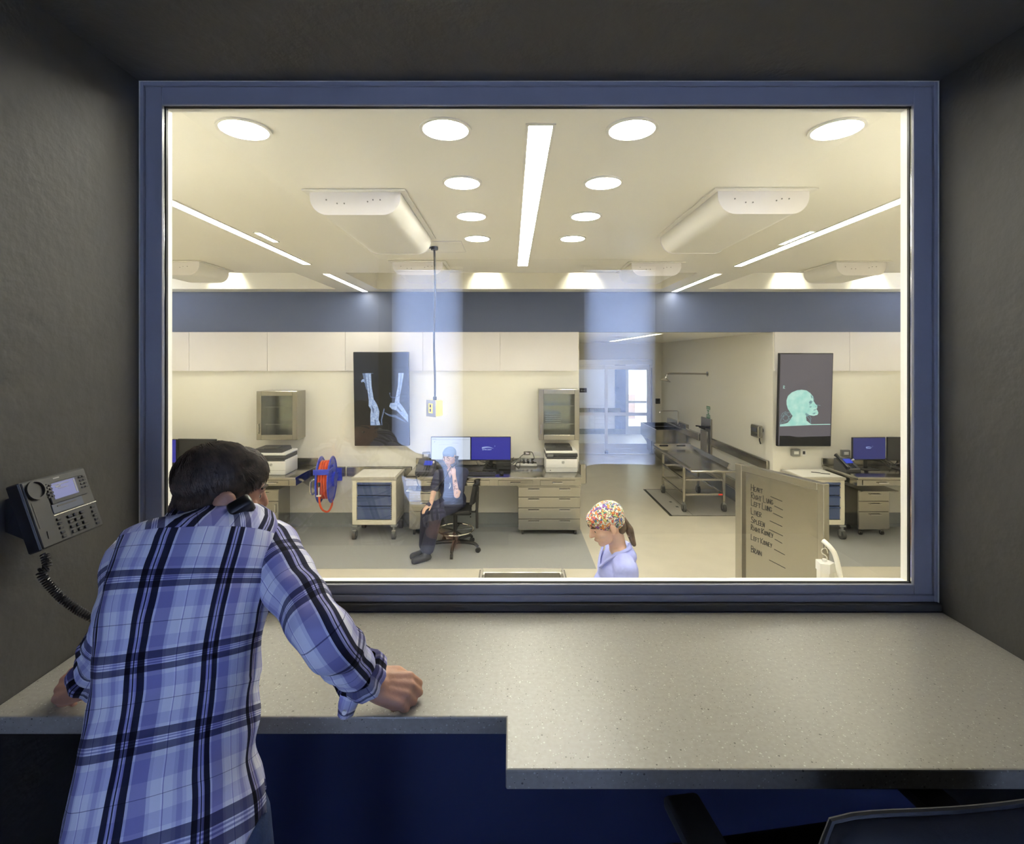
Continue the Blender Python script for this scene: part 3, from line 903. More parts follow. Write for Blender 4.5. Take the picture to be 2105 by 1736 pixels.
# ------------------------------------------------------------------ wall cabinets with glass doors
def wall_cabinet(label, x0, x1, z0, z1, depth=.29):
    t = thing('wall_cabinet', label, 'cabinet', ((x0 + x1) / 2, YB - depth - .002, z0), group='steel wall cabinets')
    w = (x1 - x0) / 2; h = z1 - z0; k = .012
    g = MB().box(-w, -w + k, .02, depth, 0, h).box(w - k, w, .02, depth, 0, h).box(-w + k, w - k, .02, depth, 0, k).box(-w + k, w - k, .02, depth, h - k, h).box(-w + k, w - k, depth - k, depth, k, h - k)
    g.build('cabinet_body', M_steel, t, smooth=False)
    for f in (.30, .66):
        MB().box(-w + k, w - k, .05, depth - k, h * f, h * f + .012).build('shelf', M_steelh, t, smooth=False)
    dr = bpy.data.objects.new('door', None); COL.objects.link(dr); dr.parent = t
    rect_ring(-w - .002, w + .002, -.002, h + .002, .065, .065, .07, .065, -.002, .019, dr, 'door_frame', M_steel, .002)
    MB().box(-w + .063, w - .063, .006, .011, .068, h - .063).build('door_pane', M_pane, dr, smooth=False)
    MB().box(-w + .022, -w + .032, -.03, -.02, .08, .22, .003).box(-w + .023, -w + .031, -.022, 0, .09, .10).box(-w + .023, -w + .031, -.022, 0, .2, .21).build('handle', M_chrome, dr)
    MB().box(-w + .02, w - .02, .04, depth, -.012, -.001).build('light_strip', M_white, t, smooth=False)
    return t
wall_cabinet('steel wall cabinet with glass door above the left printer', -3.47, -2.92, .522, 1.185)
wall_cabinet('steel wall cabinet with glass door above the right printer beside the alcove', .385, .935, .522, 1.21)
# things kept in the right-hand cabinet
for k in range(5):
    z = .522 + .21 + .014 + k * .028
    o = MB().box(-.13, .10, -.09, .09, 0, .012, .004).build('instrument_tray', M_chrome, None); o.location = (.60, 7.06, z)
    tag(o, ['lowest', 'second lowest', 'middle', 'second highest', 'topmost'][k] + ' steel tray stacked in the wall cabinet by the alcove', 'tray', 'trays in the cabinet')

# ------------------------------------------------------------------ computers
def screen_mat(name, col, st): return emit(name, col, st * ES)
M_scrblue = screen_mat('screen_blue', (0.035, 0.035, 0.40), 0.9)
M_scrblue2 = screen_mat('screen_dim_blue', (0.045, 0.048, 0.22), 0.75)
M_scrwhite = screen_mat('screen_white', (0.80, 0.86, 1.0), 0.85)
M_scrgrey = screen_mat('screen_ui_grey', (0.45, 0.50, 0.62), 0.7)
M_logo = screen_mat('screen_logo_white', (0.45, 0.55, 0.95), 0.9)
M_off = mat('dark_screen', (0.03, 0.03, 0.032), .3)

def monitor(label, xc, y, zb, rz, scr, w=.545, h=.325, base_z=BT, portrait=False, logo=None):
    t = thing('monitor', label, 'monitor', (xc, y, F + base_z), rz, group='desktop monitors')
    z0 = zb - (F + base_z)
    MB().box(-w / 2, w / 2, -.012, .018, z0, z0 + h, .004).box(-w * .25, w * .25, .018, .045, z0 + h * .15, z0 + h * .8, .01).build('housing', M_black, t)
    s = MB().box(-w / 2 + .008, w / 2 - .008, -.0135, -.0121, z0 + .014, z0 + h - .008).build('screen', scr, t, smooth=False)
    MB().box(-.025, .025, .045, .07, .01, z0 + h * .55, .004).build('stand_post', M_black, t)
    MB().box(-.11, .11, -.07, .11, 0, .010, .004).build('stand_foot', M_black, t)
    def sw(cx, cz, k):
        g = MB(); P = []
        for i in range(13):
            u = i / 12
            P.append((cx + (-.09 + .16 * u) * k, cz + (.018 + .022 * math.sin(u * 2.6) - .028 * u) * k))
        Q = [(a, b - (.020 * (1 - i / 12) ** .8 + .001) * k) for i, (a, b) in enumerate(P)]
        g.ext(P + Q[::-1], 'y', -.0145, -.0137)
        st = []
        for i in range(10):
            r_ = (.010 if i % 2 == 0 else .004) * k
            st.append((cx + .085 * k + r_ * math.sin(i * PI / 5), cz + .034 * k + r_ * math.cos(i * PI / 5)))
        g.ext(st, 'y', -.0145, -.0137)
        return g
    if logo:
        k, cx, cz = logo
        g = sw(cx, z0 + cz, k)
        g.build('logo', M_logo, s, smooth=False)
        L, _ = lettering('PIMA COUNTY', cx - .062 * k, z0 + cz - .022 * k, .015 * k, .003 * k, 1.15, .6)
        L.v = [(a, b - .0138, c) for a, b, c in L.v]
        L.ext([(cx - .088 * k, z0 + cz - .022 * k), (cx - .066 * k, z0 + cz - .022 * k), (cx - .077 * k, z0 + cz - .004 * k)], 'y', -.0145, -.0137)
        L.build('lettering', M_logo, s, smooth=False)
    return t, s, z0
mt, ms, mz = monitor('bright white screen monitor right behind the seated person', -.816, 6.90, .243, 0, M_scrwhite)
g = MB().box(-.255, .255, -.0143, -.0136, mz + .283, mz + .286).box(-.225, -.215, -.0143, -.0136, mz + .25, mz + .262).box(-.16, .02, -.0143, -.0136, mz + .218, mz + .2195).box(-.16, -.1585, -.0143, -.0136, mz + .16, mz + .2195).box(-.25, -.20, -.0143, -.0136, mz + .292, mz + .298).box(.02, .1, -.0143, -.0136, mz + .237, mz + .24)
g.build('page_lines', M_scrgrey, ms, smooth=False)
monitor('bright blue logo screen monitor right of the seated person', -.272, 6.90, .243, 0, M_scrblue, logo=(1.0, -.03, .165))
monitor('blue monitor at far left cut by the window jamb', -4.80, 6.86, .215, 0, M_scrblue)
monitor('dark blank monitor at far left behind the head of the plaid-shirted person', -4.265, 6.88, .215, R(-4), M_off)
monitor('dim blue monitor on the far right bench', 4.88, 6.90, .25, R(4), M_scrblue2, w=.475, h=.31, logo=(.55, 0, .17))
monitor('dark blank monitor at far right cut by the window jamb', 5.36, 6.88, .245, R(-3), M_off, w=.47, h=.32)

def keyboard(label, x, y, rz=0):
    t = thing('keyboard', label, 'keyboard', (x, y, F + BT), rz, group='black keyboards')
    MB().ext([(-.07, 0), (.07, 0), (.07, .026), (-.07, .012)], 'x', -.22, .22).build('keyboard_case', M_black, t)
    k = MB()
    for r in range(5):
        for c in range(19):
            x0 = -.21 + c * .022; y0 = -.06 + r * .024; z = .012 + (y0 + .07) * .1
            k.box(x0, x0 + .018, y0, y0 + .019, z, z + .006)
    k.build('keys', M_dgrey, t, smooth=False)['kind'] = 'stuff'
    return t
keyboard('black keyboard on the centre bench right of the seated person', -.42, 6.56)
keyboard('black keyboard on the far right bench', 5.40, 6.62)
keyboard('black keyboard on the far left bench', -4.55, 6.62)
def mouse(label, x, y):
    g = MB().ball((0, 0, .012), (.03, .05, .022), 14, 8)
    o = g.build('computer_mouse', M_black, None); o.location = (x, y, F + BT + .009)
    tag(o, label, 'mouse'); return o
mouse('black computer mouse on the centre bench beside the keyboard', -.12, 6.58)
t = thing('docking_station', 'black box under the blue logo screen', 'computer', (-.10, 6.93, F + BT))
MB().box(-.10, .10, -.06, .06, 0, .11, .006).build('case', M_blackm, t)
MB().box(-.09, .09, -.062, -.0605, .02, .03).build('vent', M_dgrey, t, smooth=False)
t = thing('power_strip', 'white power strip lying at the back of the centre bench', 'power strip', (.22, 7.12, F + BT))
MB().box(-.15, .15, -.025, .025, 0, .035, .006).build('strip_body', M_plast, t)
for k in range(3):
    MB().box(-.05 + k * .06, -.02 + k * .06, -.02, .02, .035, .075, .006).build('plug', M_black, t)

# loose cables behind the monitors
def cable(pts, label, group, r=.004):
    o = MB().tube(curve(pts, 8), r, 6).build('cable', M_black, None)
    return tag(o, label, 'cable', group)
BZ = F + BT
rc = random.Random(5)
def tangle(x0, x1, y0, y1, n, label, group):
    for k in range(n):
        p = []
        xa = rc.uniform(x0, x1); xb = rc.uniform(x0, x1); z0 = rc.uniform(.10, .20)
        p.append((xa, y1, BZ + z0))
        for s in range(3):
            p.append((xa + (xb - xa) * (s + 1) / 4 + rc.uniform(-.05, .05), rc.uniform(y0, y1), BZ + rc.uniform(.008, .07)))
        p.append((xb, y1 + .02, BZ + rc.uniform(.02, .12)))
        cable(p, label, group, .0045)
tangle(-.50, .16, 6.85, 7.08, 9, 'thin black cable tangled behind and beside the blue logo screen', 'cables on the centre bench')
tangle(5.0, 5.6, 6.92, 7.08, 5, 'thin black cable tangled on the far right bench behind the monitors', 'cables on the right bench')
tangle(-4.95, -4.45, 6.80, 7.05, 6, 'thin black cable tangled on the far left bench behind the monitors', 'cables on the left bench')
ozz = CZ - (932 - PY) / FPX * 7.19
cable([(.215, 7.185, ozz), (.15, 7.14, ozz - .03), (.05, 7.10, ozz - .12), (-.02, 7.05, BZ + .03)], 'black cable hanging from the centre wall outlet down to the left', 'cables on the centre bench', .0045)
cable([(.24, 7.185, ozz + .01), (.30, 7.15, ozz + .02), (.33, 7.12, ozz - .06), (.30, 7.10, BZ + .09)], 'black cable looping from the centre wall outlet to the power strip', 'cables on the centre bench', .0045)

# printers
def printer(label, x, y):
    t = thing('printer', label, 'printer', (x, y, F + BT), group='white laser printers')
    w = .21
    MB().box(-w, w, 0, .38, 0, .20, .012, 2).build('body', M_plast, t)
    MB().box(-w - .002, w + .002, -.002, .36, .205, .252, .006).box(-w + .01, w - .01, .0, .36, .18, .21).build('output_slot', M_dgrey, t)
    MB().box(-w + .08, w - .02, -.006, .05, .212, .222, .002).build('output_tray', M_black, t)
    MB().box(-w + .02, -w + .10, -.006, -.001, .212, .245, .002).build('control_panel', M_mgrey, t)
    MB().box(-w, w, -.004, .38, .254, .285, .008).build('scanner_lid', M_plast, t)
    MB().ext([(-w + .004, .286), (w - .06, .286), (w - .075, .335), (-w + .004, .335)], 'y', .03, .33).build('document_feeder', M_dgrey, t)
    MB().box(-.08, .08, .02, .2, .334, .342, .003).build('feeder_tray', M_black, t)
    MB().ring((.02, -.0005, .135), (0, -1, 0), .019, .016, .001, 20).build('logo', M_dgrey, t)
    lg, _ = lettering('HP', .009, .125, .019, .003)
    lg.v = [(a, b - .0002, c) for a, b, c in lg.v]
    lg.build('logo_letters', M_dgrey, t, smooth=False)
    MB().box(-w, w, -.0012, -.0002, .060, .063).build('drawer_line', M_mgrey, t, smooth=False)
    MB().cyl((-.15, -.004, .03), (-.15, 0, .03), .006, n=10).build('power_button', M_black, t)
    return t
printer('white laser printer under the wall cabinet beside the alcove', .675, 6.71)
printer('white laser printer just right of the head of the plaid-shirted person', -3.13, 6.56)

# desk telephones
def desk_phone(label, x, y, rz, cradle=True):
    t = thing('desk_telephone', label, 'telephone', (x, y, F + BT), rz, group='black desk telephones')
    b = MB().ext([(-.10, 0), (.10, 0), (.10, .16), (.075, .165), (-.10, .035)], 'x', -.11, .12).build('body', M_dgrey, t)
    n = Matrix.Translation((.035, -.012, .104)) @ Matrix.Rotation(R(36.6), 4, 'X')
    MB().box(-.055, .055, .0, .075, 0, .004).xf(n).build('screen', emit('phone_screen_blue', (.05, .10, .9), .7 * ES), t, smooth=False)
    k = MB()
    for r in range(4):
        for c in range(3): k.box(-.04 + c * .03, -.02 + c * .03, -.085 + r * .02, -.072 + r * .02, 0, .006)
    k.xf(n).build('keypad', M_black, t, smooth=False)['kind'] = 'stuff'
    if cradle:
        MB().tube([(-.08, -.11, .06), (-.08, -.05, .10), (-.08, .05, .17), (-.08, .10, .20)], [.024, .016, .016, .026], 10).build('handset', M_black, t)
    MB().cyl((.105, .02, .13), (.112, 0, .15), .012, n=10).build('message_lamp', M_white, t)
    return t
desk_phone('black desk telephone with its handset in place on the far right bench', 4.53, 6.82, R(12))
ph = desk_phone('black desk telephone left of the seated person, handset off', -1.13, 6.70, R(-8), False)
# small wall boxes and outlets
def wallbox(name, label, cat, x, z, w, h, d, m, y=YB, group=None):
    t = thing(name, label, cat, (x, y - .001, z), group=group)
    MB().box(-w, w, -d, 0, -h, h, .006).build('box_body', m, t)
    MB().box(-w * .55, w * .55, -d - .003, -d + .001, -h * .45, h * .45, .002).build('face', M_plast if m is not M_plast else M_dgrey, t)
    return t
wallbox('wall_dispenser', 'small grey wall box below the skull screen', 'wall box', (1633 - PX) / FPX * 7.2, CZ - (930 - PY) / FPX * 7.2, .062, .048, .05, M_mgrey)
wallbox('wall_outlet', 'white wall outlet right below the skull screen', 'outlet', (1652 - PX) / FPX * 7.2, CZ - (931 - PY) / FPX * 7.2, .032, .05, .008, M_plast)
wallbox('wall_dispenser', 'small grey wall box above the telephone on the far right bench', 'wall box', (1735 - PX) / FPX * 7.2, CZ - (931 - PY) / FPX * 7.2, .06, .046, .05, M_mgrey)
wallbox('wall_dispenser', 'small grey wall box between foot X-ray screen and white monitor', 'wall box', (877 - PX) / FPX * 7.2, CZ - (935 - PY) / FPX * 7.2, .055, .042, .05, M_mgrey)
wallbox('wall_outlet', 'steel wall outlet with two plugged cables right of the blue logo screen', 'outlet', (1083.5 - PX) / FPX * 7.2, CZ - (932 - PY) / FPX * 7.2, .048, .026, .01, M_steel)
wallbox('wall_plate', 'blank white wall plate right of the cabled outlet', 'wall plate', (1104 - PX) / FPX * 7.2, CZ - (933 - PY) / FPX * 7.2, .055, .028, .006, M_panel)

# ------------------------------------------------------------------ steel bumper rails
def rail(label, x0, x1, z0, z1):
    o = MB().box(x0, x1, YB - .035, YB - .001, F + z0, F + z1, .008).build('bumper_rail', M_steel, None, smooth=False)
    return tag(o, label, 'rail', 'steel bumper rails')
rail('short steel bumper rail on the wall behind the blue hose reel', -2.86, -2.345, .71, .85)
rail('steel bumper rail on the wall behind the left supply cart', -2.325, -1.40, .71, .85)
def side_rail(label, y0, y1, z0, z1):
    o = MB().box(AX1 - .05, AX1 - .001, y0, y1, F + z0, F + z1, .012).build('bumper_rail', M_steel, None, smooth=False)
    return tag(o, label, 'rail', 'steel bumper rails')
side_rail('long steel bumper rail on the tan alcove wall above the gurney', 7.28, 9.30, .76, .91)
side_rail('short steel bumper rail between sink and steel eyewash panel', 9.92, 10.75, .76, .91)
side_rail('low steel bumper rail on the tan alcove wall behind the gurney legs', 7.35, 10.3, .23, .38)

# ------------------------------------------------------------------ hose reel
hr = thing('hose_reel', 'blue wall-mounted hose reel wound with orange hose', 'hose reel', (-2.50, 6.86, F + .745), rz=R(8))
for s in (-1, 1):
    fl = MB().lathe([(.10, -.012), (.30, -.012), (.312, -.004), (.312, .006), (.295, .012), (.285, 0), (.16, .004), (.10, .012)], 36)
    fl.xf(Matrix.Translation((s * .075, 0, 0)) @ Matrix.Rotation(R(90), 4, 'Y'))
    fl.build('side_disc', M_hblue, hr)
hs = MB()
for L_ in range(4):
    for k in range(4): hs.torus((-.054 + k * .036, 0, 0), (1, 0, 0), .14 + L_ * .034, .017, 36, 8)
hs.build('hose', M_orange, hr)
MB().cyl((-.12, 0, 0), (.12, 0, 0), .10, n=24).build('drum', M_hblue, hr)
MB().tube(curve([(-.04, -.24, -.10), (-.03, -.25, -.26), (0, -.2, -.36), (.05, -.12, -.40), (.08, -.04, -.34), (.07, .0, -.28)], 6), .013, 8).build('hose_loop', M_orange, hr)
ar = MB().box(.088, .10, -.06, .30, -.05, .05).box(.088, .10, -.05, .05, 0, .20).box(-.12, .15, .28, .325, -.09, .09).box(-.10, .10, -.315, -.305, .13, .20).box(.088, .10, -.315, -.02, .13, .18)
ar.build('mounting_arm', M_hblue, hr, smooth=False)
bo = MB()
for y in (-.03, .05, .12, .2):
    for z in (-.03, .03): bo.cyl((.10, y, z), (.106, y, z), .008, n=8)
bo.build('bolts', M_chrome, hr)['kind'] = 'stuff'
MB().cyl((-.03, -.30, -.02), (-.03, -.30, .03), .018, n=10).build('hose_stop', M_black, hr)
MB().tube([(-.03, -.30, -.03), (-.03, -.30, -.13)], .012, 8).box(-.06, .0, -.31, -.29, -.15, -.13).build('nozzle', M_chrome, hr)
MB().tube(curve([(-.12, 0, 0), (-.17, 0, .0), (-.205, .0, -.04), (-.205, 0, -.16), (-.18, 0, -.20), (-.15, .1, -.17), (-.14, .30, -.17)], 5), .014, 8).build('supply_pipe', M_chrome, hr)

# ------------------------------------------------------------------ wall screens
M_bone = None
def bone_mat(name, ca, cb, st, sc):
    m, nt, b = new_mat(name)
    tc = N(nt, 'ShaderNodeTexCoord'); nz = N(nt, 'ShaderNodeTexNoise'); nz.inputs['Scale'].default_value = sc; nz.inputs['Detail'].default_value = 6
    nt.links.new(tc.outputs['Object'], nz.inputs['Vector'])
    rp = N(nt, 'ShaderNodeValToRGB'); rp.color_ramp.elements[0].position = .35; rp.color_ramp.elements[1].position = .65
    rp.color_ramp.elements[0].color = tuple(ca) + (1,); rp.color_ramp.elements[1].color = tuple(cb) + (1,)
    nt.links.new(nz.outputs['Fac'], rp.inputs[0]); nt.links.new(rp.outputs[0], b.inputs['Emission Color'])
    b.inputs['Emission Strength'].default_value = st * ES; b.inputs['Base Color'].default_value = (.01, .01, .01, 1)
    return m
M_bone = bone_mat('xray_bone', (.30, .42, .72), (.62, .75, 1.0), .85, 38)
M_bone2 = bone_mat('xray_bone_dim', (.10, .15, .28), (.22, .30, .50), .8, 45)
M_skull = bone_mat('xray_skull', (.42, .82, .70), (.62, .95, .82), .9, 14)
M_skull2 = bone_mat('xray_skull_dim', (.16, .30, .34), (.30, .52, .52), .8, 50)
M_tvgrey = emit('xray_grey_field', (.155, .135, .145), .9 * ES)
M_tvdark = emit('xray_black_field', (.012, .012, .012), .8 * ES)
def wall_screen(label, x, z, w, h, tilt, scr, bezel=M_black):
    t = thing('wall_screen', label, 'screen', (x, YB - .16, z), group='portrait wall screens')
    t.rotation_euler = (R(tilt), 0, 0)
    MB().box(-w / 2, w / 2, -.02, .03, -h / 2, h / 2, .004).build('housing', bezel, t)
    s = MB().box(-w / 2 + .012, w / 2 - .012, -.0215, -.0201, -h / 2 + .018, h / 2 - .014).build('screen', scr, t, smooth=False)
    MB().box(-.15, .15, .03, .10, -.2, .2).build('wall_mount', M_dgrey, t, smooth=False)
    return t, s
def flat(polys, y=-.022, t=.0006):
    g = MB()
    for p in polys: g.ext(p, 'y', y - t, y)
    return g
t1, s1 = wall_screen('portrait wall screen showing two foot X-rays', -1.795, 1.07, .765, 1.31, 3.0, M_tvdark)
q1 = lambda px, py: ((px - 787) / 112 * .765, -(py - 821) / 192 * 1.31)
c1 = lambda L: [q1(640 + a / 4.236, 700 + b / 4.236) for a, b in L]
flat([c1(p) for p in (
    [(488, 288), (536, 288), (540, 400), (556, 510), (585, 560), (604, 620), (596, 690), (612, 738), (526, 740), (526, 650), (532, 600), (512, 570), (514, 520), (500, 400)],
    [(772, 286), (818, 286), (800, 400), (780, 490), (778, 540), (815, 590), (850, 650), (850, 712), (800, 660), (752, 610), (712, 598), (690, 575), (700, 545), (735, 545), (745, 500), (765, 400)])]).build('foot_image', M_bone, s1, smooth=False)
flat([c1(p) for p in (
    [(510, 290), (514, 290), (528, 500), (524, 520)], [(536, 560), (560, 600), (556, 640), (544, 620)], [(560, 690), (572, 690), (578, 736), (566, 736)], [(795, 290), (799, 290), (775, 480), (771, 480)], [(760, 570), (800, 620), (790, 625), (756, 590)])], -.0227).build('bone_shadow', M_bone2, s1, smooth=False)
flat([c1(p) for p in (
    [(462, 288), (488, 288), (500, 430), (494, 430)], [(536, 288), (558, 288), (556, 292), (538, 292)],
    [(642, 592), (650, 596), (640, 640), (626, 690), (628, 738), (620, 738), (616, 690), (630, 640)],
    [(646, 624), (690, 645), (740, 650), (790, 680), (840, 716), (800, 700), (740, 672), (690, 660), (655, 640)],
    [(690, 456), (702, 456), (698, 475), (708, 492), (740, 496), (770, 480), (798, 444), (776, 486), (742, 502), (704, 498), (694, 474)])]).build('soft_tissue', M_bone2, s1, smooth=False)
g = MB(); strokes(g, [[q1(640 + a / 4.236, 700 + b / 4.236) for a, b in ln] for ln in [[(456, 364), (478, 350), (472, 342), (462, 344), (456, 364)], [(466, 354), (482, 366)], [(452, 356), (474, 344)]]], .010)
g.v = [(a, b - .022, c) for a, b, c in g.v]; g.build('marker_letter', M_bone, s1, smooth=False)
t2, s2 = wall_screen('portrait wall screen showing a green skull X-ray in profile', 4.088, 1.06, .745, 1.30, 2.5, M_tvgrey)
q2 = lambda a, b: ((a - 530) / 815 * .745, -(b - 942) / 1445 * 1.30)
c2 = lambda L: [q2(a, b) for a, b in L]
flat([c2([(150, 1500), (300, 1500), (430, 1520), (620, 1512), (920, 1505), (925, 1645), (150, 1645)])], -.0218, .0004).build('black_field', emit('xray_true_black', (0, 0, 0), 0), s2, smooth=False)
flat([c2(p) for p in (
    [(470, 785), (540, 795), (600, 835), (640, 885), (655, 960), (680, 1000), (712, 1030), (712, 1065), (700, 1085), (718, 1110), (732, 1145), (715, 1175), (660, 1190), (600, 1180), (560, 1160), (545, 1210), (555, 1265), (600, 1300), (630, 1320), (915, 1315), (920, 1328), (630, 1332), (150, 1355), (150, 1325), (230, 1310), (270, 1295), (310, 1245), (340, 1190), (300, 1130), (265, 1080), (245, 1010), (242, 950), (262, 880), (320, 825), (400, 792)],)]).build('skull_image', M_skull, s2, smooth=False)
flat([c2(p) for p in (
    [(608, 860), (625, 880), (638, 915), (622, 920), (610, 890)], [(580, 975), (610, 950), (640, 965), (620, 1000), (590, 1000)], [(590, 1045), (630, 1040), (615, 1060), (595, 1060)], [(585, 1010), (608, 1012), (600, 1025)], [(675, 1040), (700, 1042), (690, 1056)], [(655, 1095), (700, 1082), (690, 1098), (660, 1108)], [(640, 1150), (690, 1135), (680, 1160), (650, 1165)], [(540, 1140), (600, 1180), (560, 1200), (530, 1170)])], -.0227).build('skull_shadow', M_skull2, s2, smooth=False)
g = MB()
LN = [[(150, 1310), (170, 1230), (220, 1150), (290, 1130), (320, 1170), (290, 1200), (250, 1180), (230, 1160), (270, 1160)], [(200, 1190), (195, 1240), (230, 1270), (275, 1240), (280, 1200), (240, 1170), (200, 1200)], [(160, 1320), (180, 1290), (240, 1280), (300, 1240)], [(280, 1220), (320, 1250)], [(165, 1200), (185, 1150), (240, 1120)], [(640, 880), (660, 930), (650, 960)], [(690, 1015), (758, 1030)], [(600, 1190), (620, 1230), (610, 1290)], [(560, 1200), (600, 1240), (620, 1300)]]
strokes(g, [c2(l) for l in LN], .006)
g.v = [(a, b - .0222, c) for a, b, c in g.v]; g.build('wire_lines', M_skull2, s2, smooth=False)
g, _ = lettering('R', q2(190, 768)[0], q2(190, 768)[1], .042, .006)
g.v = [(a, b - .0222, c) for a, b, c in g.v]; g.build('marker_letter', M_skull, s2, smooth=False)

# ================================================================== ALCOVE EQUIPMENT
# gurney
gu = thing('gurney', 'steel body gurney with tray top standing on the floor scale', 'gurney', (3.0, 8.44, F))
HW, HL = .34, .97
fl = MB().box(-HW + .03, HW - .03, -HL + .02, HL - .02, .70, .708)
fl.build('tray_floor', M_steelh, gu, smooth=False)
rm = MB()
for s in (-1, 1):
    p = [(s * (HW - .03), .705), (s * HW, .775), (s * (HW + .02), .77), (s * (HW + .02), .755), (s * (HW - .02), .70)]
    rm.ext(p, 'y', -HL * (1.0 if s < 0 else .72), HL)
rm.box(-HW, HW, -HL - .012, -HL + .025, .695, .725, .004)
rm.box(-HW, HW, HL - .02, HL, .70, .80, .004)
rim = rm.build('tray_rim', M_steel, gu, smooth=False)
for x in (-.16, .16): MB().box(x - .08, x + .08, HL - .0225, HL - .0205, .745, .775, .001).build('grip_slot', M_dgrey, rim)
MB().cyl((HW - .01, -HL - .02, .70), (HW + .05, -HL - .02, .70), .016, n=12).build('end_cap', M_black, gu)
for x in (-HW + .03, HW - .03):
    for y in (-.58, .50):
        MB().box(x - .018, x + .018, y - .018, y + .018, .15, .70, .003).build('leg', M_steel, gu)
        c = caster(gu, x, y - .0, 0, .065, .034, fork=M_mgrey, wheel=M_rubber)
for z in (.50, .27):
    for x in (-HW + .03, HW - .03): MB().box(x - .014, x + .014, -.56, .48, z - .016, z + .016, .002).build('side_bar', M_steel, gu)
    for y in (-.58, .50):
        cb = MB().box(-HW + .05, HW - .05, y - .012, y + .012, z - .016, z + .016, .002).build('cross_bar', M_steel, gu)
        if z < .3 and y < 0: MB().box(HW - .12, HW - .055, y - .014, y - .0122, z - .012, z + .012).build('warning_label', M_red, cb, smooth=False)

# floor scale
fs = thing('floor_scale', 'ribbed steel floor scale set flush under the gurney', 'floor scale', (3.06, 8.41, F))
MB().box(-.66, -.64, -.77, .77, 0, .006).box(-.62, .66, -.77, -.75, 0, .006).box(-.62, .66, .75, .77, 0, .006).build('edge_frame', M_steel, fs, smooth=False)
MB().box(-.64, -.62, -.77, .77, 0, .004).box(-.62, .66, -.75, .75, 0, .003).build('gap', M_blackm, fs, smooth=False)
for a, b in ((-.615, -.30), (-.29, .655)):
    pl = MB().box(a, b, -.745, .745, .003, .007).build('plate', mat('aluminium_plate', (.50, .48, .43), .45, metal=.2), fs, smooth=False)
    rb = MB(); x = a + .01
    while x < b - .008:
        rb.box(x, x + .009, -.74, .74, .007, .0095); x += .024
    rb.build('ribs', MATS['aluminium_plate'], pl, smooth=False)['kind'] = 'stuff'
for x, y in ((-.42, -.05), (-.40, -.32)): MB().box(x - .02, x + .02, y - .03, y + .03, .0096, .011).build('grip_hole', M_black, fs, smooth=False)

# two-bowl sink
sk = thing('scrub_sink', 'two-bowl steel sink in the corner of the alcove', 'sink', (AX1 - .052, 11.3, F))
g = MB(); W = .64; y0, y1 = -.72, .55
g.box(-W, 0, y0, y0 + .03, .60, .88); g.box(-W, 0, y1 - .03, y1, .60, .88); g.box(-W, -W + .03, y0 + .03, y1 - .03, .60, .88)
g.box(-.06, 0, y0 + .03, y1 - .03, .60, .88); g.box(-W + .03, -.06, y0 + .03, y1 - .03, .58, .60); g.box(-W + .03, -.06, -.10, -.06, .60, .87)
g.build('basin', M_steel, sk, smooth=False)
MB().ext([(-W + .02, .60), (-.06, .60), (-.06, .06), (-.25, .06)], 'y', y0 + .01, y1 - .01).build('apron_panel', M_steel, sk, smooth=False)
MB().box(-.02, .045, y0, y1, .88, .99).build('backsplash', M_steel, sk, smooth=False)
MB().tube([(-.04, -.30, .90), (-.04, -.30, 1.22), (-.06, -.30, 1.24), (-.42, -.30, 1.24), (-.44, -.30, 1.20)], .013, 10).build('faucet', M_chrome, sk)
for y in (-.38, -.22): MB().cyl((-.04, y, .88), (-.04, y, .95), .014, n=10).box(-.09, -.03, y - .008, y + .008, .945, .958).build('tap', M_chrome, sk)
MB().box(-W - .012, -W + .01, -.40, -.05, .36, .60, .004).build('pedal_box', M_dgrey, sk)

# emergency shower and eyewash
sh = thing('shower_arm', 'emergency shower head on a long pipe from the tan wall', 'shower', (AX1 - .001, 9.58, 0))
MB().tube([(0, 0, 1.335), (-.72, 0, 1.345), (-.77, 0, 1.335), (-.785, 0, 1.28)], .017, 10).build('pipe', M_steel, sh)
MB().cyl((-.012, 0, 1.335), (0, 0, 1.335), .045, n=18).build('wall_flange', M_steel, sh)
MB().lathe([(.022, .0), (.03, -.03), (.10, -.075), (.11, -.085), (.10, -.09)], 24).xf(Matrix.Translation((-.785, 0, 1.285)) @ Matrix.Rotation(R(12), 4, 'Y')).build('shower_head', M_chrome, sh)
ew = thing('eyewash_panel', 'tall steel eyewash panel on the tan wall behind the gurney', 'eyewash', (AX1 - .001, 9.6, F))
MB().box(-.03, 0, -.24, .24, .42, 1.25, .004).build('wall_plate', M_steel, ew, smooth=False)
MB().box(-.07, -.03, -.17, .17, .45, 1.02, .01).build('cover', M_steel, ew)
MB().tube([(-.03, 0, 1.08), (-.22, 0, 1.10)], .012, 8).tube([(-.10, -.12, 1.06), (-.10, .12, 1.06)], .018, 8).build('handle', M_blackm, ew)
for k, (z, txt) in enumerate(((1.425, 'top'), (1.345, 'middle'), (1.265, 'bottom'))):
    s = thing('safety_sign', '%s of the three green safety signs above the eyewash panel' % txt, 'sign', (AX1 - .001, 9.55, F + z + .02), group='green safety signs')
    h = .032 if k != 1 else .05
    MB().box(-.003, 0, -.085, .085, -h, h).build('plate', M_green if k != 1 else M_plast, s, smooth=False)
    m = MB()
    if k == 1:
        m.box(-.005, -.003, -.012, .012, -.04, .035).box(-.005, -.003, -.05, .05, .02, .035).box(-.005, -.003, -.05, -.01, -.04, -.025)
    else:
        for j in range(2):
            for q in range(5): m.box(-.005, -.003, -.07 + q * .03, -.052 + q * .03, -.02 + j * .024, -.006 + j * .024)
    m.build('pictogram', M_plast if k != 1 else M_green, s, smooth=False)
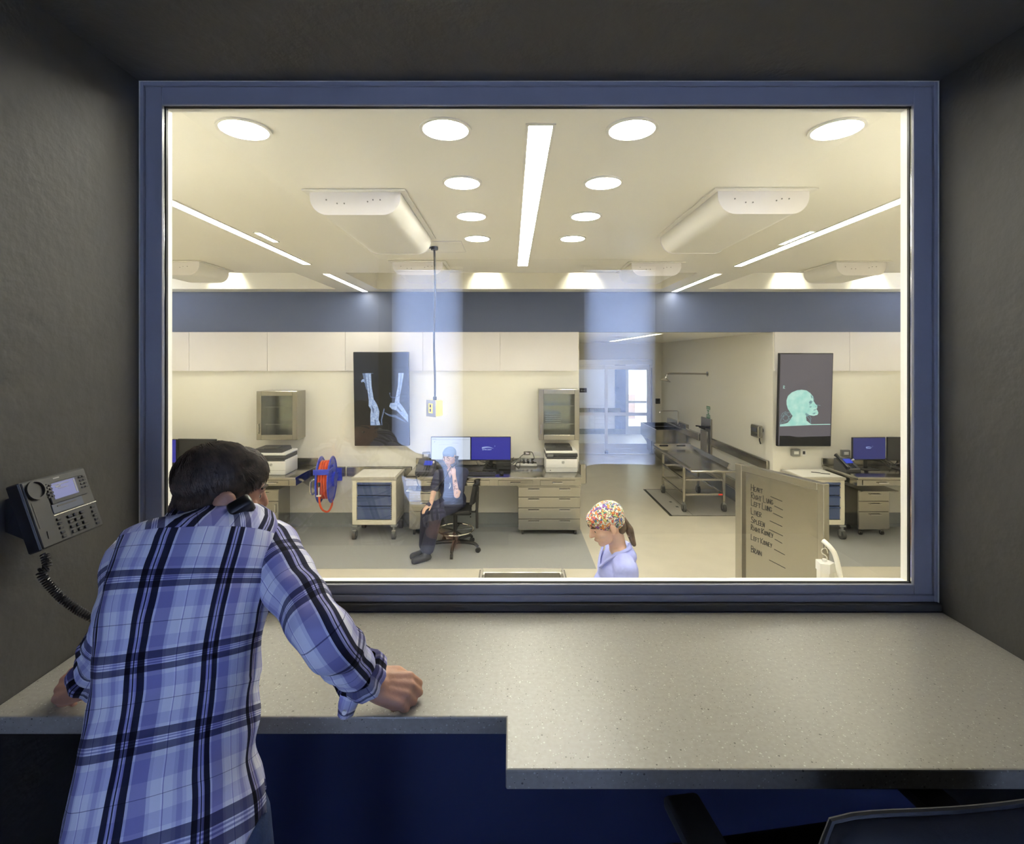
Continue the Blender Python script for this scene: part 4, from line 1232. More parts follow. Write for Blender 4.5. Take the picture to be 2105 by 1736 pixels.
# scale readout on the alcove wall
sr = thing('scale_readout', 'steel scale readout box on the wall at the alcove corner', 'scale readout', (AX1 - .001, 7.52, CZ - (885 - PY) / FPX * 7.5))
MB().box(-.12, -.05, -.14, .10, -.10, .08, .012).build('case', M_steel, sr)
MB().box(-.123, -.12, -.10, .06, -.02, .04).box(-.123, -.12, -.10, .06, -.07, -.04).build('display', M_dgrey, sr, smooth=False)
MB().cyl((-.05, -.02, 0), (0, -.02, 0), .035, n=14).cyl((-.04, .10, .02), (-.04, .16, .02), .05, n=14).build('wall_bracket', M_dgrey, sr)
MB().tube(curve([(-.08, -.10, -.10), (-.08, -.10, -.14), (-.06, -.09, -.19)], 4), .01, 8).build('plug_cable', M_black, sr)
t = thing('card_reader', 'small dark card reader on the far alcove wall beside the glass door', 'card reader', ((1370 - PX) / FPX * YF, YF - .001, CZ - (825 - PY) / FPX * YF))
t.location.x = AX1 - .09
MB().box(-.055, .055, -.03, 0, -.065, .065, .006).build('case', M_dgrey, t)
MB().box(-.03, .03, -.032, -.03, .0, .04).build('reader_face', M_black, t, smooth=False)
t = thing('door_sign', 'small black sign high on the left leaf of the glass door', 'sign', ((1199 - PX) / FPX * YF, YF + .028, CZ - (803 - PY) / FPX * YF))
MB().box(-.09, .09, -.003, 0, -.055, .055).build('plate', M_black, t, smooth=False)
MB().box(-.05, -.02, -.005, -.003, -.02, .015).box(0, .05, -.005, -.003, -.012, .0).build('print', M_mgrey, t, smooth=False)
# steel guard on the corner of the wall beside the right bench end
tag(MB().box(.972, 1.06, 7.10, 7.4, F + .62, F + .90, .01).build('wall_bin', M_steel, None, smooth=False), 'steel bin fixed to the wall corner beside the right-hand printer', 'bin')

# ================================================================== NEAR THE WINDOW, IN THE LAB
# steel board with handwriting
A = Vector((1.716, 3.83)); B = Vector((1.99, 3.19))
ang = math.atan2(B.y - A.y, B.x - A.x)
L = (B - A).length
bd = thing('steel_board', 'framed steel board with handwritten list of organs', 'board', (A.x, A.y, F), rz=ang)
ZT_ = .85 - F
g = MB()
# local x runs along the board towards the camera, -y faces the writer's side
g.box(0, .06, -.025, .03, .30, ZT_, .004); g.box(L - .045, L, -.025, .03, .30, ZT_, .004)
g.box(.06, L - .045, -.025, .03, ZT_ - .05, ZT_, .004); g.box(.06, L - .045, -.025, .03, .30, .35, .004)
g.build('board_frame', M_steel, bd, smooth=False)
pn = MB().box(.06, L - .045, 0, .01, .35, ZT_ - .05).build('board_panel', brushed('brushed_steel_panel', (.36, .345, .30), .16, None, .25), bd, smooth=False)
for x in (.03, L - .03): MB().box(x - .02, x + .02, -.02, .02, 0.03, .30).box(x - .025, x + .025, -.22, .22, 0, .03, .004).build('board_foot', M_steel, bd, smooth=False)
ROWS = [('HEART', .673, .29, .38), ('RIGHT LUNG', .615, .30, .385), ('LEFT LUNG', .562, .29, .385), ('LIVER', .500, .285, .38), ('SPLEEN', .437, .28, .385), ('RIGHT KIDNEY', .384, .325, .38), ('LEFT KIDNEY', .312, .32, .40), ('BRAIN', .222, .28, .405)]
for txt, z, l0, l1 in ROWS:
    mbx, xe = lettering(txt, .125, z - F, .031 if len(txt) < 11 else .027, .0042, 1.45, .53, .05)
    strokes(mbx, [[(max(l0, xe + .01), z - F - .004), (max(l1, xe + .06), z - F - .014)]], .0045)
    mbx.v = [(a, b - .0001, c) for a, b, c in mbx.v]
    mbx.build('handwriting', M_marker, pn, smooth=False)

# hanging scale stand with hook
hs2 = thing('scale_stand', 'curved white tube stand beside the steel board', 'stand', (0, 0, 0))
pts = [at(1692, 1112, 3.05), at(1703, 1122, 3.02), at(1714, 1136, 3.0), at(1721, 1156, 2.99), at(1728, 1190, 2.98), at(1736, 1240, 2.97)]
pe = pts[-1]; pts.append(Vector((pe.x + .02, pe.y, .2))); pts.append(Vector((pe.x + .025, pe.y, F + .02)))
MB().tube(curve(pts, 6), .014, 12).build('bent_tube', M_white, hs2)
MB().cyl((pe.x + .025, pe.y, F), (pe.x + .025, pe.y, F + .02), .15, n=24).build('base', M_steel, hs2)
hk = at(1694, 1134, 3.04)
sp = []
for k in range(14):
    a = R(200) - R(300) * k / 13
    sp.append(hk + Vector((.020 * math.cos(a), 0, .004 + .022 * math.sin(a))))
sp = [hk + Vector(v) for v in ((.022, 0, -.012), (.018, 0, .008), (.006, 0, .018), (-.010, 0, .014), (-.016, 0, .0), (-.008, 0, -.014), (.010, 0, -.026), (.018, 0, -.042), (.010, 0, -.056), (-.006, 0, -.058), (-.014, 0, -.046))]
MB().tube(curve(sp, 4), .0038, 8).tube([hk + Vector((.004, 0, .018)), hk + Vector((.006, 0, .05))], .003, 6).build('hook', M_chrome, hs2)
bg = thing('hanging_scale_pan', 'white scale head hanging on the hook in front of the steel board', 'scale', tuple(hk + Vector((.003, 0, -.06))))
MB().prism([(-.042, -.03, -.04), (0, -.045, -.04), (.045, -.02, -.04), (.03, .03, -.04), (-.03, .03, -.04)], [(-.036, -.028, -.20), (0, -.045, -.20), (.046, -.02, -.20), (.03, .03, -.20), (-.03, .03, -.20)]).build('case', M_white, bg, smooth=False)
MB().prism([(-.047, -.034, -.0), (0, -.052, .0), (.047, -.022, -.0), (.03, .034, 0), (-.034, .034, 0)], [(-.044, -.034, -.055), (0, -.052, -.055), (.050, -.022, -.055), (.03, .034, -.055), (-.034, .034, -.055)]).build('cover', M_plast, bg, smooth=False)
MB().cyl((0, 0, -.005), (0, 0, .014), .012, n=12).build('eyelet', M_plast, bg)
lt = MB(); strokes(lt, [[(-.012, -.10), (.006, -.13)], [(-.006, -.13), (.006, -.13)]], .006); lt.v = [(a, b - .049, c) for a, b, c in lt.v]
lt.build('pointer', M_black, bg, smooth=False)

# dissecting table, only its far end shows above the sill
at_ = thing('autopsy_table', 'steel dissecting table with raised basin rim just above the window sill', 'table', (.08, 2.85, F))
g = MB(); hw = .30; yl, yh = -.65, .72; zt = .90
g.box(-hw, hw, yl, yl + .05, zt - .04, zt); g.box(-hw, hw, yh - .05, yh, zt - .04, zt); g.box(-hw, -hw + .04, yl + .05, yh - .05, zt - .04, zt); g.box(hw - .04, hw, yl + .05, yh - .05, zt - .04, zt)
g.build('table_rim', M_steelh, at_, smooth=False)
def frus(x, y, z0, x2, y2, z1, t=.012):
    b = MB()
    b.prism([(-x, y[0], z0), (x, y[0], z0), (x2, y2[0], z1), (-x2, y2[0], z1)], [(-x, y[0] - t, z0), (x, y[0] - t, z0), (x2, y2[0] - t, z1), (-x2, y2[0] - t, z1)])
    b.prism([(-x, y[1], z0), (x, y[1], z0), (x2, y2[1], z1), (-x2, y2[1], z1)], [(-x, y[1] + t, z0), (x, y[1] + t, z0), (x2, y2[1] + t, z1), (-x2, y2[1] + t, z1)])
    b.prism([(-x, y[0], z0), (-x, y[1], z0), (-x2, y2[1], z1), (-x2, y2[0], z1)], [(-x - t, y[0], z0), (-x - t, y[1], z0), (-x2 - t, y2[1], z1), (-x2 - t, y2[0], z1)])
    b.prism([(x, y[0], z0), (x, y[1], z0), (x2, y2[1], z1), (x2, y2[0], z1)], [(x + t, y[0], z0), (x + t, y[1], z0), (x2 + t, y2[1], z1), (x2 + t, y2[0], z1)])
    return b
frus(.24, (yl + .07, yh - .07), zt - .10, .275, (yl + .035, yh - .03), zt + .02).build('basin_side', M_chrome, at_, smooth=False)
MB().box(-.25, .25, yl + .06, yh - .06, zt - .112, zt - .10).build('basin_floor', M_steelh, at_, smooth=False)
MB().box(-.16, .16, -.25, .25, 0.0, zt - .112, .02).build('pedestal', M_steel, at_, smooth=False)

# ================================================================== OBSERVATION ROOM FURNITURE
YFL, YFR, XS, ZC = 1.195, 1.042, -.0105, .80
ct = MB().ext([(XL + .001, YFL), (XS, YFL), (XS, YFR), (XR - .001, YFR), (XR - .001, YW - .0125), (XL + .001, YW - .0125)], 'z', ZC - .042, ZC)
cto = ct.build('countertop', M_counter, None, smooth=False)
bv = cto.modifiers.new('edge', 'BEVEL'); bv.width = .004; bv.segments = 2; bv.limit_method = 'ANGLE'
tag(cto, 'grey speckled countertop with a step in its front edge below the window', 'countertop')

# wall telephone (handset in use)
M_ph = mat('phone_charcoal', (.014, .0135, .0125), .42)
M_ph2 = mat('phone_black', (.012, .012, .014), .3)
tp = thing('wall_telephone', 'dark wall telephone with lit screen and empty handset cradle', 'telephone', (XL + .001, 1.30, 1.268))
# face frame: u along +y, v up the tilted face, n out of the face
eh = Vector((-.33, 0, .944)).normalized(); ew_ = Vector((0, 1, 0)); en = ew_.cross(eh).normalized()
if en.x < 0: en = -en
Fo = Vector((.10, 0, 0))
PM = Matrix((( ew_.x, eh.x, en.x, Fo.x), (ew_.y, eh.y, en.y, Fo.y), (ew_.z, eh.z, en.z, Fo.z), (0, 0, 0, 1)))
hw_, hh_ = .096, .085
def pb(u0, u1, v0, v1, n0, n1, bev=0.0): return MB().box(u0, u1, v0, v1, n0, n1, bev).xf(PM)
pb(-hw_, hw_, -hh_, hh_, -.022, 0, .004).build('body', M_ph, tp)
pb(-hw_ - .004, -hw_ + .003, -hh_, hh_, -.026, .007, .003).build('edge_strip', M_ph2, tp)
wd = MB().prism([(0.0, -.05, -.05), (.095, -.075, -.07), (.06, -.075, .05), (0, -.05, .03)], [(0, .05, -.05), (.095, .06, -.07), (.06, .06, .05), (0, .05, .03)])
wd.build('wall_wedge', M_ph2, tp, smooth=False)
cr_ = pb(-hw_ + .005, -hw_ + .058, -hh_ + .002, hh_ - .002, 0, .006, .002).build('cradle', M_ph, tp)
pb(-hw_ + .012, -hw_ + .052, -.035, .030, .006, .0068).build('cradle_inlay', M_ph2, cr_, smooth=False)
cu = MB().ring((0, 0, 0), (0, 0, 1), .024, .020, .006, 24).xf(PM @ Matrix.Translation((-hw_ + .032, .058, .006)))
cu.build('ear_cup', M_ph, cr_)
MB().cyl((0, 0, 0), (0, 0, .001), .020, n=20).xf(PM @ Matrix.Translation((-hw_ + .032, .058, .006))).build('ear_hollow', M_ph2, cr_)
MB().ext([(-.010, -.006), (.010, -.004), (.006, .010), (-.008, .012)], 'z', .006, .0075).xf(PM @ Matrix.Translation((-hw_ + .034, -.058, 0))).build('mouth_hollow', M_ph2, cr_, smooth=False)
pb(-.030, hw_ - .022, .012, .066, 0, .004, .001).build('screen_bezel', M_ph2, tp)
pb(-.020, .050, .022, .063, .004, .0048).build('screen', emit('phone_screen_lavender', (.36, .38, .72), .55 * ES), tp, smooth=False)
ui = MB()
for u0, u1, v0, v1 in ((-.016, .030, .056, .058), (-.004, .026, .046, .0475), (.044, .048, .026, .060), (-.01, .005, .050, .054)): ui.box(u0, u1, v0, v1, .0048, .0052)
ui.xf(PM).build('screen_lines', M_mgrey, tp, smooth=False)
pb(-.034, .056, -.012, .012, 0, .003, .001).build('soft_key_panel', mat('phone_blue_grey', (.07, .08, .11), .25), tp)
pb(-.020, .035, .003, .006, .003, .0045).build('slot', M_ph2, tp, smooth=False)
pb(-.036, hw_ - .004, -.0165, -.0145, 0, .003).build('chrome_line', M_chrome, tp, smooth=False)
for r_ in range(4):
    for c_ in range(3):
        u = .004 + c_ * .019; v = -.030 - r_ * .0135
        pb(u - .006, u + .006, v - .004, v + .004, 0, .004, .001).build('key', M_ph2, tp)
for r_ in range(5):
    for u in (-.026, .077):
        v = -.027 - r_ * .0115
        pb(u - .0055, u + .0055, v - .003, v + .003, 0, .0035, .001).build('key', M_ph2, tp)
for r_ in range(4):
    for s_ in (-1, 1):
        for c_ in range(2):
            u = (-.033 if s_ < 0 else .066) + c_ * .011; v = .032 + r_ * .0095
            pb(u - .004, u + .004, v - .0025, v + .0025, .0, .006, .001).build('key', M_ph2, tp)
pb(-.004, .014, .0735, .0765, 0, .0006).build('maker_name', M_mgrey, tp, smooth=False)
# coiled cord
p0 = Vector((.125, -.080, -.092))
W0 = Vector(tp.location)
path = [p0, p0 + Vector((.01, -.004, -.03)), at(85, 1180, 1.205) - W0, at(118, 1222, 1.215) - W0, at(155, 1252, 1.225) - W0, at(192, 1272, 1.235) - W0, at(240, 1290, 1.27) - W0, Vector((-.80, 1.36, 1.02)) - W0, Vector((-.68, 1.38, 1.08)) - W0, Vector((-.62, 1.32, 1.16)) - W0, Vector((-.60, 1.28, 1.21)) - W0]
cp = curve(path, 40)
hel = []; acc = 0
for i in range(len(cp) - 1):
    t = (cp[i + 1] - cp[i]); L_ = t.length
    t = t.normalized() if L_ > 1e-9 else Vector((0, 0, -1))
    a = t.cross(Vector((0, 1, .3))).normalized(); b = t.cross(a)
    n = max(1, int(L_ / .00055))
    for k in range(n):
        acc += L_ / n
        w = acc / .0060 * 2 * PI
        hel.append(cp[i].lerp(cp[i + 1], k / n) + a * (.0082 * math.cos(w)) + b * (.0082 * math.sin(w)))
MB().tube(hel[::1], .0023, 5).build('coiled_cord', M_ph2, tp)

# office chair
ch = thing('office_chair', 'black office chair pushed under the counter', 'chair', (.64, 1.0, 0), rz=R(8))
M_lea = mat('black_leather', (.010, .0105, .013), .45, bump=.05, bscale=150, spec=.35)
M_arm = mat('chair_arm_grey', (.075, .072, .066), .55)
g = MB()
rows, cols = 15, 21
def backpt(u, v, side):
    # u -1..1 across, v 0..1 up
    z = .50 + .55 * v
    wv = .262 + .06 * (1 - math.exp(-(1 - v) * 7))
    x = u * wv
    rr = (1 - abs(u) ** 6)
    y = -.325 + .024 * u * u - .02 * math.sin(v * PI)
    th = .024 * (max(0, 1 - abs(u) ** 5)) ** .5 * (max(0, 1 - abs(2 * v - 1) ** 9)) ** .5 + .006
    zz = z - .012 * (abs(u) ** 8) * v
    return (x, y + side * th, zz)
vs = []; fs = []
for s_ in (-1, 1):
    for j in range(rows):
        for i in range(cols): vs.append(backpt(-1 + 2 * i / (cols - 1), j / (rows - 1), s_))
nn = rows * cols
for j in range(rows - 1):
    for i in range(cols - 1):
        a = j * cols + i
        fs.append((a, a + 1, a + cols + 1, a + cols)); fs.append((nn + a, nn + a + cols, nn + a + cols + 1, nn + a + 1))
bd_ = [j for j in range(cols)] + [k * cols + cols - 1 for k in range(1, rows)] + [(rows - 1) * cols + i for i in range(cols - 2, -1, -1)] + [k * cols for k in range(rows - 2, 0, -1)]
for k in range(len(bd_)):
    a, b = bd_[k], bd_[(k + 1) % len(bd_)]
    fs.append((a, b, nn + b, nn + a))
bk = MB().add(vs, fs).build('backrest', M_lea, ch, angle=60)
seam = [Vector(backpt(-1 + 2 * i / 20, 1, 0)) + Vector((0, 0, .0015)) for i in range(21)]
seam = [Vector(backpt(-1, j / 14, 0)) for j in range(6, 14)] + seam + [Vector(backpt(1, j / 14, 0)) for j in range(13, 5, -1)]
MB().tube(seam, .0045, 8).build('piping', M_lea, bk)
MB().box(-.25, .25, -.24, .25, .43, .50, .03, 3).build('seat', M_lea, ch)
for s_ in (-1, 1):
    x = s_ * .275 + .03
    MB().box(x - .042, x + .042, -.20, .16, .655, .685, .012, 2).build('arm_pad', M_arm, ch)
    ap = MB().tube([(x, -.02, .655), (x, -.02, .56), (x, -.02, .45), (x * .8, -.02, .405), (0, -.02, .405)], .018, 8)
    ap.build('arm_support', M_blackm, ch)
MB().tube([(0, -.18, .41), (0, -.30, .42), (0, -.345, .50), (0, -.345, .62)], .022, 8).build('back_support', M_blackm, ch)
MB().cyl((0, 0, .12), (0, 0, .43), .028, n=16).box(-.12, .12, -.16, .14, .39, .43, .01).build('gas_column', M_black, ch)
for k in range(5):
    a = R(72 * k + 18)
    e = Vector((math.cos(a) * .30, math.sin(a) * .30, .075))
    lg = MB().tube([(0, 0, .12), tuple(e * .5 + Vector((0, 0, .07))), tuple(e)], [.028, .022, .016], 8).build('base_leg', M_black, ch)
    MB().cyl((e.x - .012, e.y, .03), (e.x + .012, e.y, .03), .03, n=16).cyl((e.x, e.y, .03), (e.x, e.y, .075), .008, n=8).build('caster', M_black, lg)

# ================================================================== PEOPLE
def skin_mat(name, col, rough=.5): return mat(name, col, rough, var=.06, vscale=30, sss=.08, bump=.06, bscale=140)
def plaid_mat():
    m, nt, b = new_mat('blue_plaid_cotton')
    b.inputs['Roughness'].default_value = .85
    b.inputs['Specular IOR Level'].default_value = .2
    uv = N(nt, 'ShaderNodeUVMap'); uv.uv_map = 'UVMap'
    sp = N(nt, 'ShaderNodeSeparateXYZ'); nt.links.new(uv.outputs[0], sp.inputs[0])
    def math_(op, a, bb=None, clamp=False):
        n = N(nt, 'ShaderNodeMath', operation=op); n.use_clamp = clamp
        for i, v in enumerate((a, bb)):
            if v is None: continue
            if isinstance(v, (int, float)): n.inputs[i].default_value = v
            else: nt.links.new(v, n.inputs[i])
        return n.outputs[0]
    u, v = sp.outputs[0], sp.outputs[1]
    # the yoke (v above 5) is cut on the bias
    yoke = math_('GREATER_THAN', v, 5.0)
    ur = math_('MULTIPLY', math_('ADD', u, v), .7071); vr = math_('MULTIPLY', math_('SUBTRACT', v, u), .7071)
    def mixf(f, a, bb): return math_('ADD', math_('MULTIPLY', math_('SUBTRACT', 1.0, f), a), math_('MULTIPLY', f, bb))
    u2, v2 = mixf(yoke, u, ur), mixf(yoke, v, vr)
    def ramp(coord, period, off, st):
        f = math_('FRACT', math_('ADD', math_('DIVIDE', coord, period), off))
        r = N(nt, 'ShaderNodeValToRGB'); r.color_ramp.interpolation = 'CONSTANT'
        while len(r.color_ramp.elements) < len(st): r.color_ramp.elements.new(.5)
        for e, (p, c) in zip(r.color_ramp.elements, st): e.position = p
        for e, (p, c) in zip(r.color_ramp.elements, st): e.color = tuple(c) + (1,)
        nt.links.new(f, r.inputs[0])
        return r.outputs[0]
    Lc = (.70, .70, .78); L2 = (.57, .57, .70); Mc = (.29, .28, .50); M2 = (.42, .41, .62); Dc = (.018, .019, .040); Wc = (.78, .78, .86)
    warp = [(0, Dc), (.08, Mc), (.10, M2), (.115, Dc), (.132, M2), (.15, Mc), (.165, Dc), (.245, Lc), (.32, L2), (.37, M2), (.44, L2), (.49, Lc), (.60, Mc), (.612, Wc), (.63, Lc), (.75, L2), (.79, Mc), (.97, L2)]
    g = lambda x, b=1.0: (x * (1 if b == 1 else .94), x * (1 if b == 1 else .94), min(1, x * b))
    weft = [(0, g(.20, 1.3)), (.085, g(.95)), (.10, g(.45, 1.3)), (.115, g(1)), (.13, g(.45, 1.3)), (.145, g(.95)), (.16, g(.20, 1.3)), (.245, g(1)), (.28, g(.82, 1.08)), (.40, g(1)), (.555, g(.35, 1.2)), (.566, g(1)), (.72, g(.78, 1.12)), (.93, g(.95))]
    ra = ramp(u2, .150, .02, warp); rb = ramp(v2, .136, .069, weft)
    mx = N(nt, 'ShaderNodeMix', data_type='RGBA', blend_type='MULTIPLY'); mx.inputs[0].default_value = 1.0
    nt.links.new(ra, mx.inputs[6]); nt.links.new(rb, mx.inputs[7])
    nt.links.new(mx.outputs[2], b.inputs['Base Color'])
    tc = N(nt, 'ShaderNodeTexCoord'); nz = N(nt, 'ShaderNodeTexNoise'); nz.inputs['Scale'].default_value = 14; nz.inputs['Detail'].default_value = 3
    nt.links.new(tc.outputs['Object'], nz.inputs['Vector'])
    bp = N(nt, 'ShaderNodeBump'); bp.inputs['Strength'].default_value = .35; bp.inputs['Distance'].default_value = .01
    nt.links.new(nz.outputs['Fac'], bp.inputs['Height']); nt.links.new(bp.outputs[0], b.inputs['Normal'])
    return m
M_plaid = plaid_mat()
M_skinA = skin_mat('skin_tan', (.42, .215, .135))
M_skinB = skin_mat('skin_fair', (.62, .40, .30))
M_hair = mat('dark_brown_hair', (.055, .036, .023), .6, var=.5, vscale=60)
M_hair2 = mat('brown_hair', (.075, .045, .028), .45, var=.4, vscale=60)
M_denim = mat('denim', (.035, .06, .14), .85, var=.25, vscale=40, bump=.2, bscale=200)
M_shoe = mat('black_shoe', (.012, .012, .012), .4)

def fist(W, u, n, right=True):
    """palm, four curled fingers and a thumb; W wrist, u towards the knuckles, n back of the hand"""
    u = Vector(u).normalized(); n = Vector(n); n = (n - u * n.dot(u)).normalized()
    w = u.cross(n) if right else n.cross(u)        # towards the little finger
    W = Vector(W)
    P = []
    def pt(a, b, c): return W + u * a + w * b + n * c
    P.append(('c', pt(-.02, 0, 0), pt(.02, 0, 0), .027, .026))
    offs = ((-.030, .088, 1.0), (-.0105, .093, 1.08), (.0105, .088, 1.0), (.030, .078, .84))
    for i, (b, a, k) in enumerate(offs):
        mcp = pt(a, b, .004 - abs(b) * .12)
        P.append(('c', pt(.01, b * .55, 0), mcp, .0175, .0125))
        P.append(('c', pt(.02, b * .6, -.010), pt(a - .012, b, -.010), .016, .013))
        d1 = R(48 + 5 * i); d2 = R(140); d3 = R(205)
        def dr(t): return u * math.cos(t) - n * math.sin(t)
        q1 = mcp + dr(d1) * (.042 * k); q2 = q1 + dr(d2) * (.027 * k); q3 = q2 + dr(d3) * (.016 * k)
        P.append(('c', mcp, q1, .0112, .0098)); P.append(('c', q1, q2, .0098, .0088)); P.append(('c', q2, q3, .0086, .0078))
    t1 = pt(.022, -.034, -.006); t2 = pt(.058, -.047, -.018); t3 = pt(.088, -.040, -.028)
    P += [('c', pt(.0, -.015, 0), t1, .018, .0155), ('c', t1, t2, .0145, .0118), ('c', t2, t3, .0115, .0095)]
    return P

def head_prims(k=1.0, jaw=1.0):
    """local: face +y, up +z"""
    e = lambda c, r, m=None: ('e', tuple(x * k for x in c), tuple(x * k for x in r)) + ((m,) if m else ())
    P = [e((0, -.012, .030), (.076, .096, .086)), e((0, .030, .005), (.066, .066, .080)),
         e((0, .040, -.050), (.054 * jaw, .050, .052)), e((0, .068, -.082), (.026, .022, .020)), e((0, -.026, -.02), (.058, .056, .058)),
         e((0, .083, .032), (.050, .014, .014)),
         ('c', (0, .092 * k, .022 * k), (0, .112 * k, -.014 * k), .009 * k, .013 * k),
         e((.012, .099, -.018), (.009, .010, .008)), e((-.012, .099, -.018), (.009, .010, .008)),
         e((0, .087, -.045), (.024, .014, .008)), e((0, .085, -.055), (.021, .013, .008)),
         e((.045, .060, -.012), (.022, .024, .022)), e((-.045, .060, -.012), (.022, .024, .022))]
    for s in (-1, 1):
        m = Matrix.Rotation(s * R(-22), 3, 'Z')
        P.append(e((s * .079, -.006, .0), (.009, .019, .033), m))
        P.append(e((s * .077, .002, -.022), (.009, .012, .014), m))
    return P
def xform(P, M):
    out = []; R3 = M.to_3x3()
    for p in P:
        if p[0] == 'e': out.append(('e', tuple(M @ Vector(p[1])), p[2], R3 @ (p[3] if len(p) > 3 else Matrix.Identity(3))))
        else: out.append(('c', tuple(M @ Vector(p[1])), tuple(M @ Vector(p[2])), p[3], p[4]))
    return out
def face_details(parent, M, brow, k=1.0, lips=(.50, .27, .21)):
    ey = MB(); ir = MB(); br = MB()
    for s in (-1, 1):
        ey.ball((s * .029 * k, .0755 * k, .012 * k), .0115 * k, 14, 10)
        ir.ball((s * .029 * k, .0855 * k, .012 * k), (.006 * k, .0035 * k, .006 * k), 10, 6)
        br.tube([(s * .014 * k, .0950 * k, .034 * k), (s * .03 * k, .0935 * k, .040 * k), (s * .047 * k, .079 * k, .036 * k)], [.004 * k, .005 * k, .003 * k], 6)
    ey.xf(M).build('eye', M_plast, parent); ir.xf(M).build('iris', M_blackm, parent); br.xf(M).build('eyebrow', brow, parent)
    lp = MB().tube([(-.022 * k, .091 * k, -.050 * k), (-.008 * k, .0990 * k, -.048 * k), (.008 * k, .0990 * k, -.048 * k), (.022 * k, .091 * k, -.050 * k)], [.0015 * k, .003 * k, .003 * k, .0015 * k], 8)
    lp.xf(M).build('lips', mat('lips_%d' % int(lips[0] * 100), lips, .45), parent)
def Rm(yaw, pitch, roll): return Matrix.Rotation(R(yaw), 4, 'Z') @ Matrix.Rotation(R(pitch), 4, 'X') @ Matrix.Rotation(R(roll), 4, 'Y')

# ------------------------------------------------------------------ person at the counter
man = thing('person', 'person in blue plaid shirt leaning on the counter, handset at the ear', 'person', (0, 0, 0))
HM = Matrix.Translation((-.686, 1.190, 1.330)) @ Rm(-47, -16, 8)
SR = at(548, 1128, 1.17); ER = at(662, 1298, 1.035); WR = at(762, 1403, 1.215)
SL = at(284, 1148, 1.17); EL = at(250, 1290, 1.06); WL = at(188, 1403, 1.225)
WR.z = .862; WL.z = .862
P = xform(head_prims(.95), HM)
P += [('c', (-.688, 1.165, 1.22), tuple(HM @ Vector((0, -.015, -.05))), .052, .050), ('e', tuple(HM @ Vector((.083, -.004, -.004))), (.013, .024, .036), HM.to_3x3() @ Matrix.Rotation(R(-22), 3, 'Z'))]
spine = [((-.64, .95, .80), .115, .105), ((-.655, .965, .88), .115, .10), ((-.68, 1.03, 1.0), .115, .10), ((-.69, 1.08, 1.10), .12, .10), ((-.70, 1.125, 1.20), .125, .085)]
for c, a, b in spine: P.append(('e', c, (a * 1.15, b, .10)))
P += [('c', (-.70, 1.14, 1.22), SR, .05, .048), ('c', (-.70, 1.14, 1.22), SL, .05, .048)]
P += [('c', SR, ER, .046, .038), ('c', ER, WR, .038, .026), ('c', SL, EL, .046, .038), ('c', EL, WL, .038, .026)]
P += fist(WR, (.97, .10, -.20), (-.05, -.58, .80), True)
P += fist(WL, (-.93, .22, -.20), (.05, -.58, .80), False)
for s in (-1, 1):
    hx = -.64 + s * .09
    P += [('c', (hx, .95, .80), (hx + s * .03, .99, .47), .075, .052), ('c', (hx + s * .03, .99, .47), (hx + s * .05, .86, .09), .05, .035), ('c', (hx + s * .05, .84, .05), (hx + s * .06, 1.02, .035), .035, .03)]
body = blob('body', P, .0042, M_skinA, man, smooth=5)
face_details(man, HM, M_hair, .95)

# hair: a close cap with many combed tufts
def hair_cap(parent, M, m, tufts, length=.022, k=1.0):
    e = lambda c, r: ('e', tuple(x * k for x in c), tuple(x * k for x in r))
    prims = [e((0, -.014, .036), (.080, .099, .089)), e((0, -.034, -.014), (.067, .060, .062)), e((0, .022, .060), (.070, .070, .060)), e((0, -.048, -.050), (.062, .044, .052)), e((-.030, -.012, -.004), (.054, .060, .058))]
    o = blob('hair', xform(prims, M), .004, m, parent, smooth=5)
    if tufts:
        me = o.data
        Mi = M.inverted(); R3 = M.to_3x3()
        rnd = random.Random(3)
        vs = me.vertices; n = len(vs)
        mb = MB()
        crown = Vector((-.005, -.055, .115)) * k
        for q in range(tufts):
            v = vs[rnd.randrange(n)]
            l = Mi @ v.co; nl = R3.transposed() @ v.normal
            if nl.z < -.6 or (l.y > .06 and l.z < .07) or (l.x > .045 and l.y > -.05 and l.z < .040): continue
            # combed outwards from the crown, swept a little to one side
            sw_ = .45 * noise.noise(l * 28)
            d = (l - crown) + Vector((.035, .012, -.01))
            d = d - nl * d.dot(nl)
            if d.length < 1e-4: continue
            d.normalize()
            side = nl.cross(d)
            d = (d + side * sw_).normalized()
            L_ = length * rnd.uniform(.7, 1.4) * min(1.0, max(.28, .55 + l.z * 9))
            lift = .0012 + .0035 * max(0, noise.noise(l * 45 + Vector((9, 0, 0))))
            p0 = l - nl * .0015
            p1 = l + d * L_ * .5 + nl * (lift + rnd.uniform(0, .001))
            p2 = l + d * L_ - nl * (L_ * L_ * 4 - lift * .6) + side * sw_ * L_ * .3
            w = rnd.uniform(.0006, .0014)
            mb.tube([M @ p0, M @ p1, M @ p2], [w, w * .9, w * .2], 3, caps=False)
        mb.build('hair_tufts', m, o)
    return o
hair_cap(man, HM, M_hair, 15000, .026, .95)

